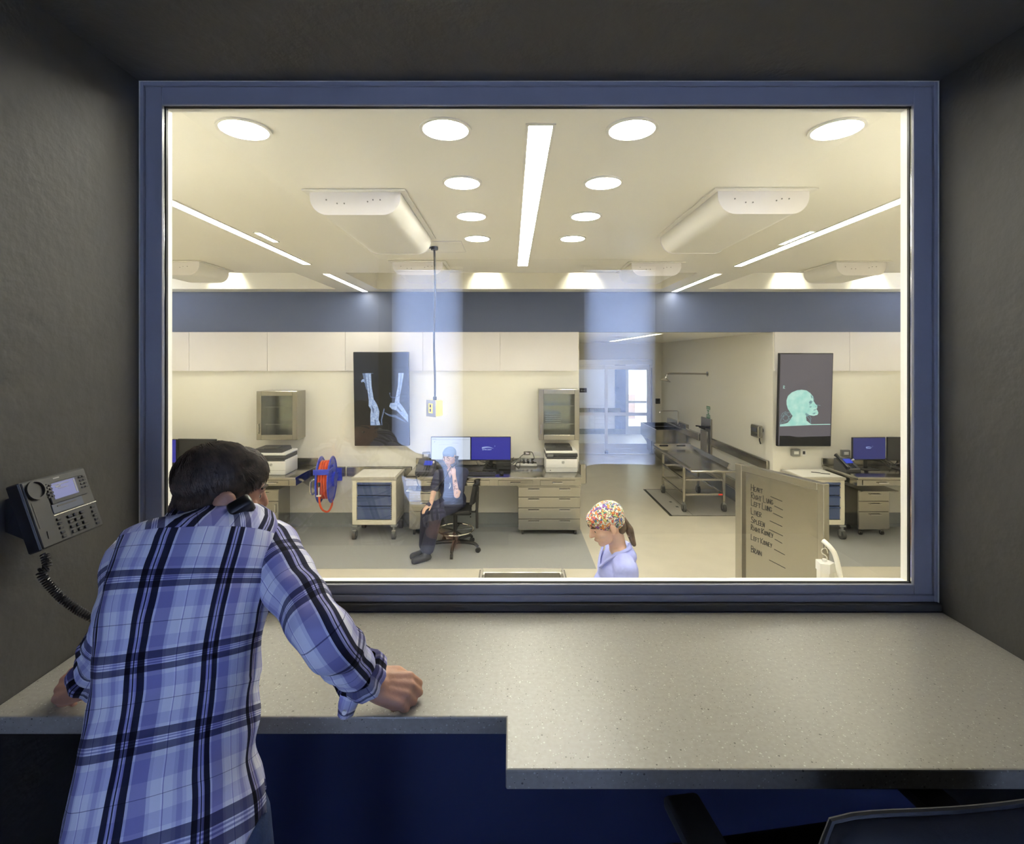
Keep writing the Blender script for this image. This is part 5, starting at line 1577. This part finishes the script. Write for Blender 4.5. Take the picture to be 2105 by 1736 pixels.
# shirt
def sampler(keys, n=24):
    T = catmull(keys, n)
    d = np.concatenate([[0], np.cumsum(np.linalg.norm(np.diff(T[:, :3], axis=0), axis=1))])
    return T, d, d[-1]
def sample(T, d, s):
    return np.array([np.interp(s, d, T[:, k]) for k in range(T.shape[1])])
def tube_cloth(keys, nu, nv, uscale, uv0, hem=None, amp=.004, seed=0, th0=0.0, closed=True, bdir=None, vflag=None, expo=2.0, folds=None):
    """loft of ellipses along a path: rows (x, y, z, half width, half depth); returns a builder with UVs in metres"""
    T, d, Lt = sampler(keys)
    ring = []
    for i in range(nv + 1):
        row = []
        for j in range(nu + 1):
            th = 2 * PI * j / nu + th0
            s0 = hem(th) if hem else 0.0
            s = Lt * i / nv + s0 * (1 - i / nv) ** 3
            q = sample(T, d, s); qa = sample(T, d, max(0, s - .01)); qb = sample(T, d, min(Lt, s + .01))
            t = Vector(qb[:3] - qa[:3]).normalized()
            ex = Vector((1, 0, 0)) if bdir is None else Vector(bdir)
            ex = (ex - t * ex.dot(t)).normalized()
            b = ex.cross(t)                      # towards the back
            c_, s_ = math.cos(th), math.sin(th)
            sx = math.copysign(abs(c_) ** (2 / expo), c_); sy = math.copysign(abs(s_) ** (2 / expo), s_)
            p = Vector(q[:3]) + ex * (q[3] * sx) + b * (q[4] * sy)
            nr = (ex * (c_ / max(q[3], .01)) + b * (s_ / max(q[4], .01))).normalized()
            a = noise.noise(p * 11 + Vector((seed, 0, 0))) * amp + noise.noise(p * 23 + Vector((0, seed, 0))) * amp * .5
            if folds: a += folds(th, s, Lt)
            row.append((p + nr * a, (uv0[0] + (th - PI / 2 if closed else th) * uscale, uv0[1] + s)))
        ring.append(row)
    mb = MB(); vs = []; fs = []; uvs = []
    for i in range(nv + 1):
        for j in range(nu + 1): vs.append(ring[i][j][0])
    W_ = nu + 1
    for i in range(nv):
        for j in range(nu):
            fs.append((i * W_ + j, i * W_ + j + 1, (i + 1) * W_ + j + 1, (i + 1) * W_ + j))
            for (ii, jj) in ((i, j), (i, j + 1), (i + 1, j + 1), (i + 1, j)):
                uu, vv = ring[ii][jj][1]
                if vflag: vv = vflag(ring[i][j][1][1], vv)
                uvs.append((uu, vv))
    mb.add(vs, fs, uvs)
    return mb
TK = [(-.628, .90, .66, .184, .135), (-.634, .93, .787, .168, .124), (-.648, .96, .86, .154, .118), (-.661, .99, .922, .148, .114), (-.674, 1.03, 1.0, .150, .115), (-.685, 1.06, 1.074, .156, .118),
      (-.692, 1.10, 1.16, .165, .118), (-.694, 1.135, 1.232, .168, .108), (-.697, 1.155, 1.258, .152, .086), (-.702, 1.166, 1.272, .112, .070), (-.706, 1.172, 1.282, .070, .062)]
def hem(th):
    c = math.cos(th); s = math.sin(th)
    side = max(0, abs(c)) ** 3
    return (.13 if c > 0 else .08) * side + (.05 if s < -.2 else 0)
def yoke(f, v):
    return v + 10.0 if f > .630 else v
def bfolds(th, s, Lt):
    # long soft drag folds down the back
    back = max(0, math.sin(th))
    return .0035 * math.sin(th * 9 + s * 5) * back * (1 - s / Lt) + (.004 * math.sin(s * 55 + th * 3) * max(0, math.cos(th)) ** 2 if s < .35 else 0)
sh_o = tube_cloth(TK, 72, 74, .185, (0, 0), hem=hem, amp=.006, seed=3, vflag=yoke, expo=2.25, folds=bfolds).build('shirt', M_plaid, man, angle=180)
so = sh_o.modifiers.new('cloth', 'SOLIDIFY'); so.thickness = .002
def sleeve(S, E, W_, seed, u0):
    S, E, W_ = Vector(S), Vector(E), Vector(W_)
    Wc = E.lerp(W_, .78)
    m = S.lerp(E, .5)
    inn = Vector((-.69, 1.13, 1.21))
    S0 = S.lerp(inn, .22)
    keys = [tuple(S0) + (.066, .066), tuple(S) + (.064, .066), tuple(m) + (.058, .060), tuple(E) + (.055, .056), tuple(E.lerp(Wc, .5)) + (.052, .053), tuple(Wc) + (.045, .046)]
    f = lambda th, s, Lt: .0032 * math.sin(s * 75 + 2 * math.sin(th + seed)) * (.35 + .65 * (s / Lt)) + .002 * math.sin(th * 5 + s * 20)
    return tube_cloth(keys, 40, 60, .056, (u0, 1.0), amp=.005, seed=seed, bdir=(.9, .3, .4), folds=f)
for nm, S_, E_, W_, sd in (('sleeve', SR, ER, WR, 11), ('sleeve', SL, EL, WL, 17)):
    o = sleeve(S_, E_, W_, sd, .05 * sd).build(nm, M_plaid, sh_o, angle=180)
    dv = (Vector(W_) - Vector(E_)).normalized()
    Wc = Vector(E_).lerp(Vector(W_), .66); We = Vector(E_).lerp(Vector(W_), .86)
    ck = [tuple(Wc) + (.047, .048), tuple(Wc.lerp(We, .12)) + (.056, .057), tuple(Wc.lerp(We, .5)) + (.057, .058), tuple(Wc.lerp(We, .9)) + (.053, .054), tuple(We) + (.044, .045)]
    f2 = lambda th, s, Lt: .0035 * math.sin(th * 4 + 1.0) + .0025 * math.sin(th * 9)
    c = tube_cloth(ck, 40, 14, .056, (.3 + sd, .4), amp=.006, seed=sd + 1, bdir=(.9, .3, .4), folds=f2).build('rolled_cuff', M_plaid, sh_o, angle=180)
# loose cuff flap hanging from the right sleeve
fv = []; fuv = []; ff = []
nf = 9
p_top0, p_top1 = at(702, 1418, 1.13), at(742, 1428, 1.165)
p_bot0, p_bot1 = at(694, 1474, 1.125), at(722, 1474, 1.15)
for i in range(nf):
    for j in range(nf):
        a, b = i / (nf - 1), j / (nf - 1)
        p = p_top0.lerp(p_top1, b).lerp(p_bot0.lerp(p_bot1, b), a)
        p = p + Vector((0, -.014 * math.sin(b * PI) - .006 * math.sin(a * 5), 0))
        fv.append(p); fuv.append((b * .06 + .2, a * .07 + .35))
mbf = MB(); uvl = []
for i in range(nf - 1):
    for j in range(nf - 1):
        q = (i * nf + j, i * nf + j + 1, (i + 1) * nf + j + 1, (i + 1) * nf + j)
        ff.append(q); uvl += [fuv[k] for k in q]
fl_ = mbf.add(fv, ff, uvl).build('cuff_flap', M_plaid, sh_o, angle=180)
fs_ = fl_.modifiers.new('cloth', 'SOLIDIFY'); fs_.thickness = .003
bp_ = at(707, 1467, 1.115)
MB().cyl(bp_, bp_ + Vector((0, .004, 0)), .005, n=12).build('cuff_button', M_plast, sh_o)
# collar
CM = Matrix.Translation((-.708, 1.172, 1.274)) @ Matrix.Rotation(R(-20), 4, 'X') @ Matrix.Rotation(R(6), 4, 'Y')
cv = []; cf_ = []; cuv = []
nc = 48
prof = [(.072, -.025), (.069, .0), (.068, .022), (.071, .027), (.076, .022), (.086, -.002), (.096, -.030)]
for i, (r_, z_) in enumerate(prof):
    for j in range(nc + 1):
        t = 2 * PI * j / nc
        wob = .003 * math.sin(t * 5 + i)
        drop = .012 * max(0, -math.sin(t)) if i < 4 else .018 * max(0, math.cos(t * 2)) * (i - 3) / 3
        cv.append(CM @ Vector(((r_ + wob) * math.cos(t), -(r_ * .92 + wob) * math.sin(t), z_ - drop * .5)))
for i in range(len(prof) - 1):
    for j in range(nc):
        q = (i * (nc + 1) + j, i * (nc + 1) + j + 1, (i + 1) * (nc + 1) + j + 1, (i + 1) * (nc + 1) + j)
        cf_.append(q)
        for k in q: cuv.append((.3 + (k % (nc + 1)) / nc * .5, .33 + (k // (nc + 1)) * .022))
MB().add(cv, cf_, cuv).build('collar', M_plaid, sh_o, angle=180)
# yoke seam
T_, d_, L_t = sampler(TK)
# jeans, belt, shoes
PJ = [('e', (-.628, .955, .79), (.155, .098, .12)), ('e', (-.640, .965, .87), (.130, .085, .06))]
for s in (-1, 1):
    hx = -.63 + s * .078
    PJ += [('c', (hx, .94, .76), (hx + s * .03, .985, .47), .098, .074), ('c', (hx + s * .03, .985, .47), (hx + s * .05, .865, .07), .074, .062)]
blob('jeans', PJ, .008, M_denim, man, smooth=6)
for s in (-1, 1):
    hx = -.64 + s * .138
    blob('shoe', [('c', (hx, .83, .05), (hx + s * .012, 1.03, .04), .048, .042), ('e', (hx, .84, .07), (.046, .06, .06))], .008, M_shoe, man, smooth=4)

# telephone handset clamped between ear and shoulder
hsn = thing('telephone_handset', 'black telephone handset held between the ear and shoulder of the plaid-shirted person', 'telephone')
a0 = at(497, 1046, 1.125); a1 = at(520, 1053, 1.15); a2 = HM @ Vector((.045, .108, -.088))
lx = (a2 - a0).normalized()
nrm = (HM.to_3x3() @ Vector((1, -.1, .1))); nrm = (nrm - lx * nrm.dot(lx)).normalized()
wx = nrm.cross(lx)
HL_ = (a2 - a0).length
HX = Matrix(((lx.x, wx.x, nrm.x, a0.x), (lx.y, wx.y, nrm.y, a0.y), (lx.z, wx.z, nrm.z, a0.z), (0, 0, 0, 1)))
hb_ = MB().box(-.030, .030, -.025, .025, -.012, .020, .009, 3).box(HL_ - .030, HL_ + .024, -.025, .025, -.010, .020, .009, 3).box(-.012, HL_ + .008, -.021, .021, .004, .024, .008, 3)
hb_.xf(HX).build('grip', M_ph2, hsn)
MB().box(.0, HL_, -.0215, -.0195, .008, .014).xf(HX).build('edge_line', M_ph, hsn, smooth=False)

# ------------------------------------------------------------------ drafting stool
st = thing('drafting_stool', 'black drafting stool with chrome foot ring under the seated person', 'stool', (-.693, 6.32, F))
MB().box(-.21, .20, -.20, .20, .485, .535, .022, 3).build('seat', M_blackm, st)
MB().box(-.10, .20, -.10, .10, .455, .486, .008).build('seat_mechanism', M_black, st)
bkm = MB(); rows = []
pa = []; 
for k in range(9):
    y = -.17 + .34 * k / 8
    pa.append((.235 - .05 * (abs(y) / .17) ** 2 * .6, y))
outl = [(x - .02, y) for x, y in pa] + [(x + .022, y) for x, y in pa[::-1]]
bkm.prism([(x, y * .9, .60) for x, y in outl], [(x + .045, y * .8, .84) for x, y in outl])
bkm.build('backrest', M_blackm, st)
MB().tube([(.16, 0, .47), (.25, 0, .47), (.275, 0, .52), (.285, 0, .78)], .013, 8).box(.255, .285, -.03, .03, .27, .72, .004).build('back_post', M_black, st)
kn = MB()
for y in (-.02, .02):
    for z in (.44, .48): kn.cyl((.20, -.105, z), (.20, -.11, z), .008, n=8)
kn.build('bolts', M_chrome, st)['kind'] = 'stuff'
MB().cyl((0, 0, .10), (0, 0, .46), .026, n=16).cyl((0, 0, .08), (0, 0, .2), .04, .034, n=16).build('column', M_black, st)
MB().torus((0, 0, .25), (0, 0, 1), .225, .011, 48, 8).build('foot_ring', M_chrome, st)
sp_ = MB()
for k in range(5):
    a = R(72 * k + 10); sp_.tube([(0, 0, .235), (.222 * math.cos(a), .222 * math.sin(a), .25)], .009, 6)
sp_.build('ring_spokes', M_black, st)
for k in range(5):
    a = R(72 * k - 20)
    e = Vector((math.cos(a) * .31, math.sin(a) * .31, .07))
    lg = MB().tube(curve([(0, 0, .10), tuple(e * .45 + Vector((0, 0, .08))), tuple(e * .85 + Vector((0, 0, .045))), tuple(e)], 4), [.030 - .013 * i / 12 for i in range(13)], 8).build('base_leg', M_black, st)
    q = Vector((-math.sin(a), math.cos(a), 0)) * .016
    c0 = Vector((e.x, e.y, .031))
    MB().cyl(c0 - q, c0 + q, .031, n=16).build('caster', M_black, lg)

# ------------------------------------------------------------------ seated person
se = thing('person', 'person in navy scrubs and blue cap seated on a stool, talking on a telephone', 'person')
M_navyS = mat('navy_scrubs', (.018, .020, .045), .85, var=.15, vscale=12, bump=.5, bscale=14)
M_capB = mat('pale_blue_cap', (.18, .27, .48), .85, bump=.4, bscale=25)
M_glove = mat('navy_glove', (.02, .022, .06), .5)
HS = Matrix.Translation((-.748, 6.19, F + 1.18)) @ Rm(158, -12, 4)
def hand_simple(W, u, n, right, curl=(30, 60, 80), k=.9):
    u = Vector(u).normalized(); n = Vector(n); n = (n - u * n.dot(u)).normalized(); w = u.cross(n) if right else n.cross(u); W = Vector(W)
    P = []
    for b, a, kk in ((-.026, .078, .95), (-.009, .082, 1.05), (.009, .079, .98), (.026, .070, .8)):
        mcp = W + u * a * k + w * b * k
        P.append(('c', W + w * b * .5, mcp, .015 * k, .0115 * k))
        q = mcp; ang = 0
        for L_, c_ in zip((.040, .026, .020), curl):
            ang = c_
            q2 = q + (u * math.cos(R(ang)) - n * math.sin(R(ang))) * (L_ * kk * k)
            P.append(('c', q, q2, .0095 * k, .0085 * k)); q = q2
    t1 = W + u * .03 * k - w * .034 * k - n * .006; t2 = t1 + (u * .8 - w * .5 - n * .3).normalized() * .034 * k; t3 = t2 + (u * .9 - n * .4).normalized() * .026 * k
    P += [('c', W, t1, .016 * k, .014 * k), ('c', t1, t2, .0125 * k, .011 * k), ('c', t2, t3, .0105 * k, .009 * k)]
    return P
sR, sL = Vector((-.885, 6.22, F + .965)), Vector((-.575, 6.26, F + .975))
eR, wR = Vector((-.935, 6.12, F + .765)), Vector((-.945, 5.98, F + .665))
eL, wL = Vector((-.640, 6.00, F + .765)), Vector((-.685, 6.08, F + .985))
P = xform(head_prims(.93), HS)
P += [('c', (-.735, 6.235, F + 1.02), tuple(HS @ Vector((0, -.02, -.05))), .047, .046), ('e', (-.73, 6.25, F + .95), (.13, .075, .09)), ('e', (-.72, 6.27, F + .75), (.12, .085, .2))]
P += [('c', (-.73, 6.25, F + .98), sR, .05, .04), ('c', (-.73, 6.25, F + .98), sL, .05, .04)]
P += [('c', sR, eR, .040, .033), ('c', eR, wR, .034, .023), ('c', sL, eL, .040, .033), ('c', eL, wL, .036, .024)]
P += hand_simple(wL, (-.12, .25, 1), (.5, -.8, 0), True, (40, 100, 150))
P += hand_simple(wR, (-.6, -.6, -.35), (-.2, -.2, .95), True, (12, 30, 45))
P += [('c', (-.78, 6.25, F + .60), (-1.0, 6.03, F + .53), .06, .05), ('c', (-1.0, 6.03, F + .53), (-1.03, 6.12, F + .12), .045, .03), ('c', (-.64, 6.22, F + .60), (-.86, 5.93, F + .565), .06, .05), ('c', (-.86, 5.93, F + .565), (-.985, 5.98, F + .12), .045, .03)]
blob('body', P, .0055, M_skinB, se, smooth=4)
face_details(se, HS, M_hair2, .93)
top = [('e', (-.73, 6.245, F + .93), (.165, .115, .12)), ('e', (-.725, 6.255, F + .78), (.155, .125, .17)), ('e', (-.715, 6.265, F + .64), (.165, .14, .13)),
       ('c', (-.73, 6.25, F + .99), tuple(sR), .07, .058), ('c', (-.73, 6.25, F + .99), tuple(sL), .07, .058),
       ('c', tuple(sR), tuple(sR.lerp(eR, .72)), .058, .060), ('c', tuple(sL), tuple(sL.lerp(eL, .70)), .058, .060)]
tpo = blob('scrub_top', top, .007, M_navyS, se, smooth=5)
# open V neck, seen as skin
nk = MB()
nk.prism([(-.775, 6.128, F + 1.035), (-.70, 6.128, F + 1.04), (-.735, 6.122, F + .935)], [(-.775, 6.20, F + 1.035), (-.70, 6.20, F + 1.04), (-.735, 6.20, F + .935)])
nk.build('neckline_skin', M_skinB, se, smooth=False)
MB().tube([(-.735, 6.115, F + .88), (-.728, 6.112, F + .845), (-.745, 6.112, F + .815)], .006, 6).build('lanyard_clip', M_plast, tpo)
# sleeve tattoo on the raised forearm
tt = MB()
rt = random.Random(2)
ax = (wL - eL)
for k in range(16):
    c = eL.lerp(wL, rt.uniform(.05, .75)); off = Vector((rt.uniform(-.7, .7), -1, 0)).normalized() * .0335
    p = c + off
    tt.torus(p, off, rt.uniform(.006, .013), .0022, 10, 4)
tt.build('tattoo', mat('tattoo_ink', (.10, .07, .065), .7), se)
tr = [('e', (-.71, 6.26, F + .60), (.16, .14, .10)),
      ('c', (-.78, 6.25, F + .605), (-1.0, 6.03, F + .54), .095, .078), ('c', (-1.0, 6.03, F + .54), (-1.035, 6.13, F + .13), .075, .078),
      ('c', (-.66, 6.22, F + .605), (-.87, 5.93, F + .575), .095, .080), ('c', (-.87, 5.93, F + .575), (-.985, 5.99, F + .14), .077, .080)]
blob('scrub_trousers', tr, .008, M_navyS, se, smooth=5)
for (x, y) in ((-1.03, 6.10), (-.985, 5.965)):
    blob('shoe', [('c', (x, y, F + .05), (x - .13, y - .10, F + .042), .045, .040), ('e', (x - .02, y - .01, F + .07), (.045, .045, .05)), ('c', (x + .02, y + .02, F + .035), (x - .14, y - .105, F + .03), .03, .028)], .007, M_shoe, se, smooth=4)
capS = [('e', (0, -.014, .048), (.080, .098, .078)), ('e', (0, -.05, .01), (.066, .052, .060)), ('e', (0, .03, .068), (.066, .062, .042))]
blob('surgical_cap', xform([('e', tuple(x * .95 for x in p[1]), p[2]) for p in capS], HS), .006, M_capB, se, smooth=4)
gl = MB()
for s in (-1, 1):
    gl.torus((s * .031, .094, .010), (0, 1, 0), .018, .0016, 20, 5)
    gl.tube([(s * .048, .092, .012), (s * .072, .02, .016)], .0015, 5)
gl.tube([(-.013, .095, .012), (.013, .095, .012)], .0015, 5)
gl.xf(HS).build('glasses', M_dgrey, se)
MB().tube(curve([tuple(wR + Vector((-.01, -.01, .0))), tuple(wR + Vector((-.035, -.03, -.012)))], 3), .034, 12).build('glove_cuff', M_glove, se)
hs3 = thing('telephone_handset', 'black telephone handset held to the cheek by the seated person', 'telephone')
b0 = HS @ Vector((-.095, -.005, .0)); b1 = HS @ Vector((-.110, .05, -.05)); b2 = HS @ Vector((-.07, .105, -.075))
MB().tube(curve([b0, b1, b2], 5), [.027, .022, .018, .018, .018, .018, .018, .018, .02, .024, .026], 10).build('grip', M_black, hs3)
cw = curve([(-1.20, 6.58, F + BT + .03), (-1.19, 6.36, F + .90), (-1.08, 6.10, F + .80), (-.93, 5.98, F + .83), (-.80, 5.99, F + .95), tuple(b2)], 10)
MB().tube(cw, .007, 6).build('cord', M_black, hs3)

# ------------------------------------------------------------------ standing person near the window
wo = thing('person', 'person in pale blue scrubs and flowered cap standing beyond the sill, looking down', 'person')
M_skinC = skin_mat('skin_light', (.66, .43, .33))
M_scrub = mat('lavender_scrubs', (.36, .40, .80), .85, var=.05, vscale=10, bump=.6, bscale=11)
def flower_mat():
    m, nt, b = new_mat('flowered_cotton')
    b.inputs['Roughness'].default_value = .85
    tc = N(nt, 'ShaderNodeTexCoord'); v = N(nt, 'ShaderNodeTexVoronoi'); v.inputs['Scale'].default_value = 80
    nz = N(nt, 'ShaderNodeTexNoise'); nz.inputs['Scale'].default_value = 40
    mxv = N(nt, 'ShaderNodeMix', data_type='VECTOR'); mxv.inputs[0].default_value = .06
    nt.links.new(tc.outputs['Object'], nz.inputs['Vector'])
    nt.links.new(tc.outputs['Object'], mxv.inputs[4]); nt.links.new(nz.outputs['Color'], mxv.inputs[5])
    nt.links.new(mxv.outputs[1], v.inputs['Vector'])
    sp = N(nt, 'ShaderNodeSeparateColor'); nt.links.new(v.outputs['Color'], sp.inputs[0])
    r = N(nt, 'ShaderNodeValToRGB'); r.color_ramp.interpolation = 'CONSTANT'
    cs = [(0, (.75, .72, .60)), (.18, (.55, .60, .22)), (.30, (.60, .13, .08)), (.42, (.80, .70, .55)), (.52, (.10, .14, .45)), (.62, (.06, .17, .18)), (.72, (.75, .25, .05)), (.82, (.22, .08, .30)), (.90, (.70, .68, .60))]
    while len(r.color_ramp.elements) < len(cs): r.color_ramp.elements.new(.5)
    for e, (p, c) in zip(r.color_ramp.elements, cs): e.position = p
    for e, (p, c) in zip(r.color_ramp.elements, cs): e.color = tuple(c) + (1,)
    nt.links.new(sp.outputs[0], r.inputs[0])
    v2 = N(nt, 'ShaderNodeTexVoronoi'); v2.feature = 'DISTANCE_TO_EDGE'; v2.inputs['Scale'].default_value = 80
    nt.links.new(mxv.outputs[1], v2.inputs['Vector'])
    lt = N(nt, 'ShaderNodeMath', operation='LESS_THAN'); lt.inputs[1].default_value = .05
    nt.links.new(v2.outputs['Distance'], lt.inputs[0])
    mx = N(nt, 'ShaderNodeMix', data_type='RGBA'); mx.inputs[7].default_value = (.05, .06, .05, 1)
    nt.links.new(lt.outputs[0], mx.inputs[0]); nt.links.new(r.outputs[0], mx.inputs[6])
    nt.links.new(mx.outputs[2], b.inputs['Base Color'])
    return m
M_flow = flower_mat()
HWm = Matrix.Translation((.530, 2.80, .722)) @ Rm(103, -24, 0)
nb = Vector((.600, 2.83, .580))
wsL, wsR = Vector((.612, 2.690, .515)), Vector((.622, 2.99, .515))
weL, weR = Vector((.585, 2.635, .215)), Vector((.60, 3.03, .22))
wwL, wwR = Vector((.40, 2.66, .12)), Vector((.40, 2.98, .12))
P = xform(head_prims(.95, .92), HWm)
P += [('c', tuple(nb), tuple(HWm @ Vector((0, -.03, -.045))), .048, .046), ('e', (.60, 2.84, .42), (.085, .13, .10)), ('e', (.60, 2.84, .2), (.08, .12, .2)),
      ('c', tuple(nb), tuple(wsL), .05, .042), ('c', tuple(nb), tuple(wsR), .05, .042), ('c', tuple(wsL), tuple(weL), .042, .034), ('c', tuple(weL), tuple(wwL), .034, .023), ('c', tuple(wsR), tuple(weR), .042, .034), ('c', tuple(weR), tuple(wwR), .034, .023)]
P += hand_simple(wwL, (-1, .2, -.25), (-.2, -.6, .7), False, (20, 45, 65))
P += hand_simple(wwR, (-1, -.2, -.25), (-.2, .6, .7), True, (20, 45, 65))
for y in (2.755, 2.925):
    P += [('c', (.60, y, .02), (.60, y, F + .42), .07, .05), ('c', (.60, y, F + .42), (.61, y, F + .08), .045, .03)]
blob('body', P, .005, M_skinC, wo, smooth=5)
face_details(wo, HWm, M_hair2, .95)
top = [('e', (.600, 2.84, .455), (.112, .165, .125)), ('e', (.585, 2.84, .34), (.128, .160, .14)), ('e', (.60, 2.84, .10), (.115, .165, .20)), ('c', (.605, 2.76, .535), tuple(wsL), .062, .064), ('c', (.61, 2.92, .535), tuple(wsR), .062, .064),
       ('c', tuple(wsL), tuple(wsL.lerp(weL, .75)), .062, .064), ('c', tuple(wsR), tuple(wsR.lerp(weR, .75)), .062, .064), ('c', (.648, 2.78, .555), (.648, 2.90, .555), .045, .045)]
tw = blob('scrub_top', top, .006, M_scrub, wo, smooth=4)
nl_ = MB()
nv_ = [Vector((.668, 2.83, .608)), Vector((.645, 2.768, .603)), Vector((.585, 2.742, .585)), Vector((.525, 2.752, .548)), Vector((.490, 2.785, .500)), Vector((.500, 2.84, .53)), Vector((.53, 2.90, .575))]
nl_.tube(curve(nv_, 5), .011, 8, flat=.6)
nl_.build('neckline_band', M_scrub, tw)
blob('scrub_trousers', [('e', (.60, 2.84, -.02), (.12, .165, .12))] + [('c', (.60, y, .0), (.60, y, F + .42), .09, .075) for y in (2.755, 2.925)] + [('c', (.60, y, F + .42), (.61, y, F + .08), .075, .07) for y in (2.755, 2.925)], .009, M_scrub, wo, smooth=4)
for y in (2.75, 2.93): blob('shoe', [('c', (.62, y, F + .045), (.47, y, F + .04), .043, .038)], .008, M_plast, wo, smooth=3)
capW = [('e', (0, -.016, .046), (.083, .106, .083)), ('e', (0, -.055, .012), (.070, .056, .066)), ('e', (0, .034, .066), (.068, .064, .044))]
co = blob('surgical_cap', xform([('e', tuple(x * .97 for x in p[1]), p[2]) for p in capW], HWm), .005, M_flow, wo, smooth=4)
tie = HWm @ Vector((0, -.105, -.035))
MB().ball(tuple(tie), (.016, .016, .018), 10, 8).tube([tie, tie + Vector((.012, -.02, -.04)), tie + Vector((.016, -.025, -.075))], [.009, .007, .008], 6).build('cap_ties', M_flow, co)
hb = HWm @ Vector((0, -.100, -.02))
blob('ponytail', [('c', tuple(hb), (hb.x + .035, hb.y - .005, hb.z - .055), .018, .022), ('c', (hb.x + .035, hb.y - .005, hb.z - .055), (hb.x + .058, hb.y - .01, hb.z - .135), .022, .013), ('c', (hb.x + .030, hb.y - .015, hb.z - .06), (hb.x + .050, hb.y - .02, hb.z - .125), .02, .012)], .005, M_hair2, wo, smooth=4)
blob('nape_hair', xform([('e', (0, -.06, -.035), (.060, .040, .050))], HWm), .005, M_hair2, wo, smooth=3)
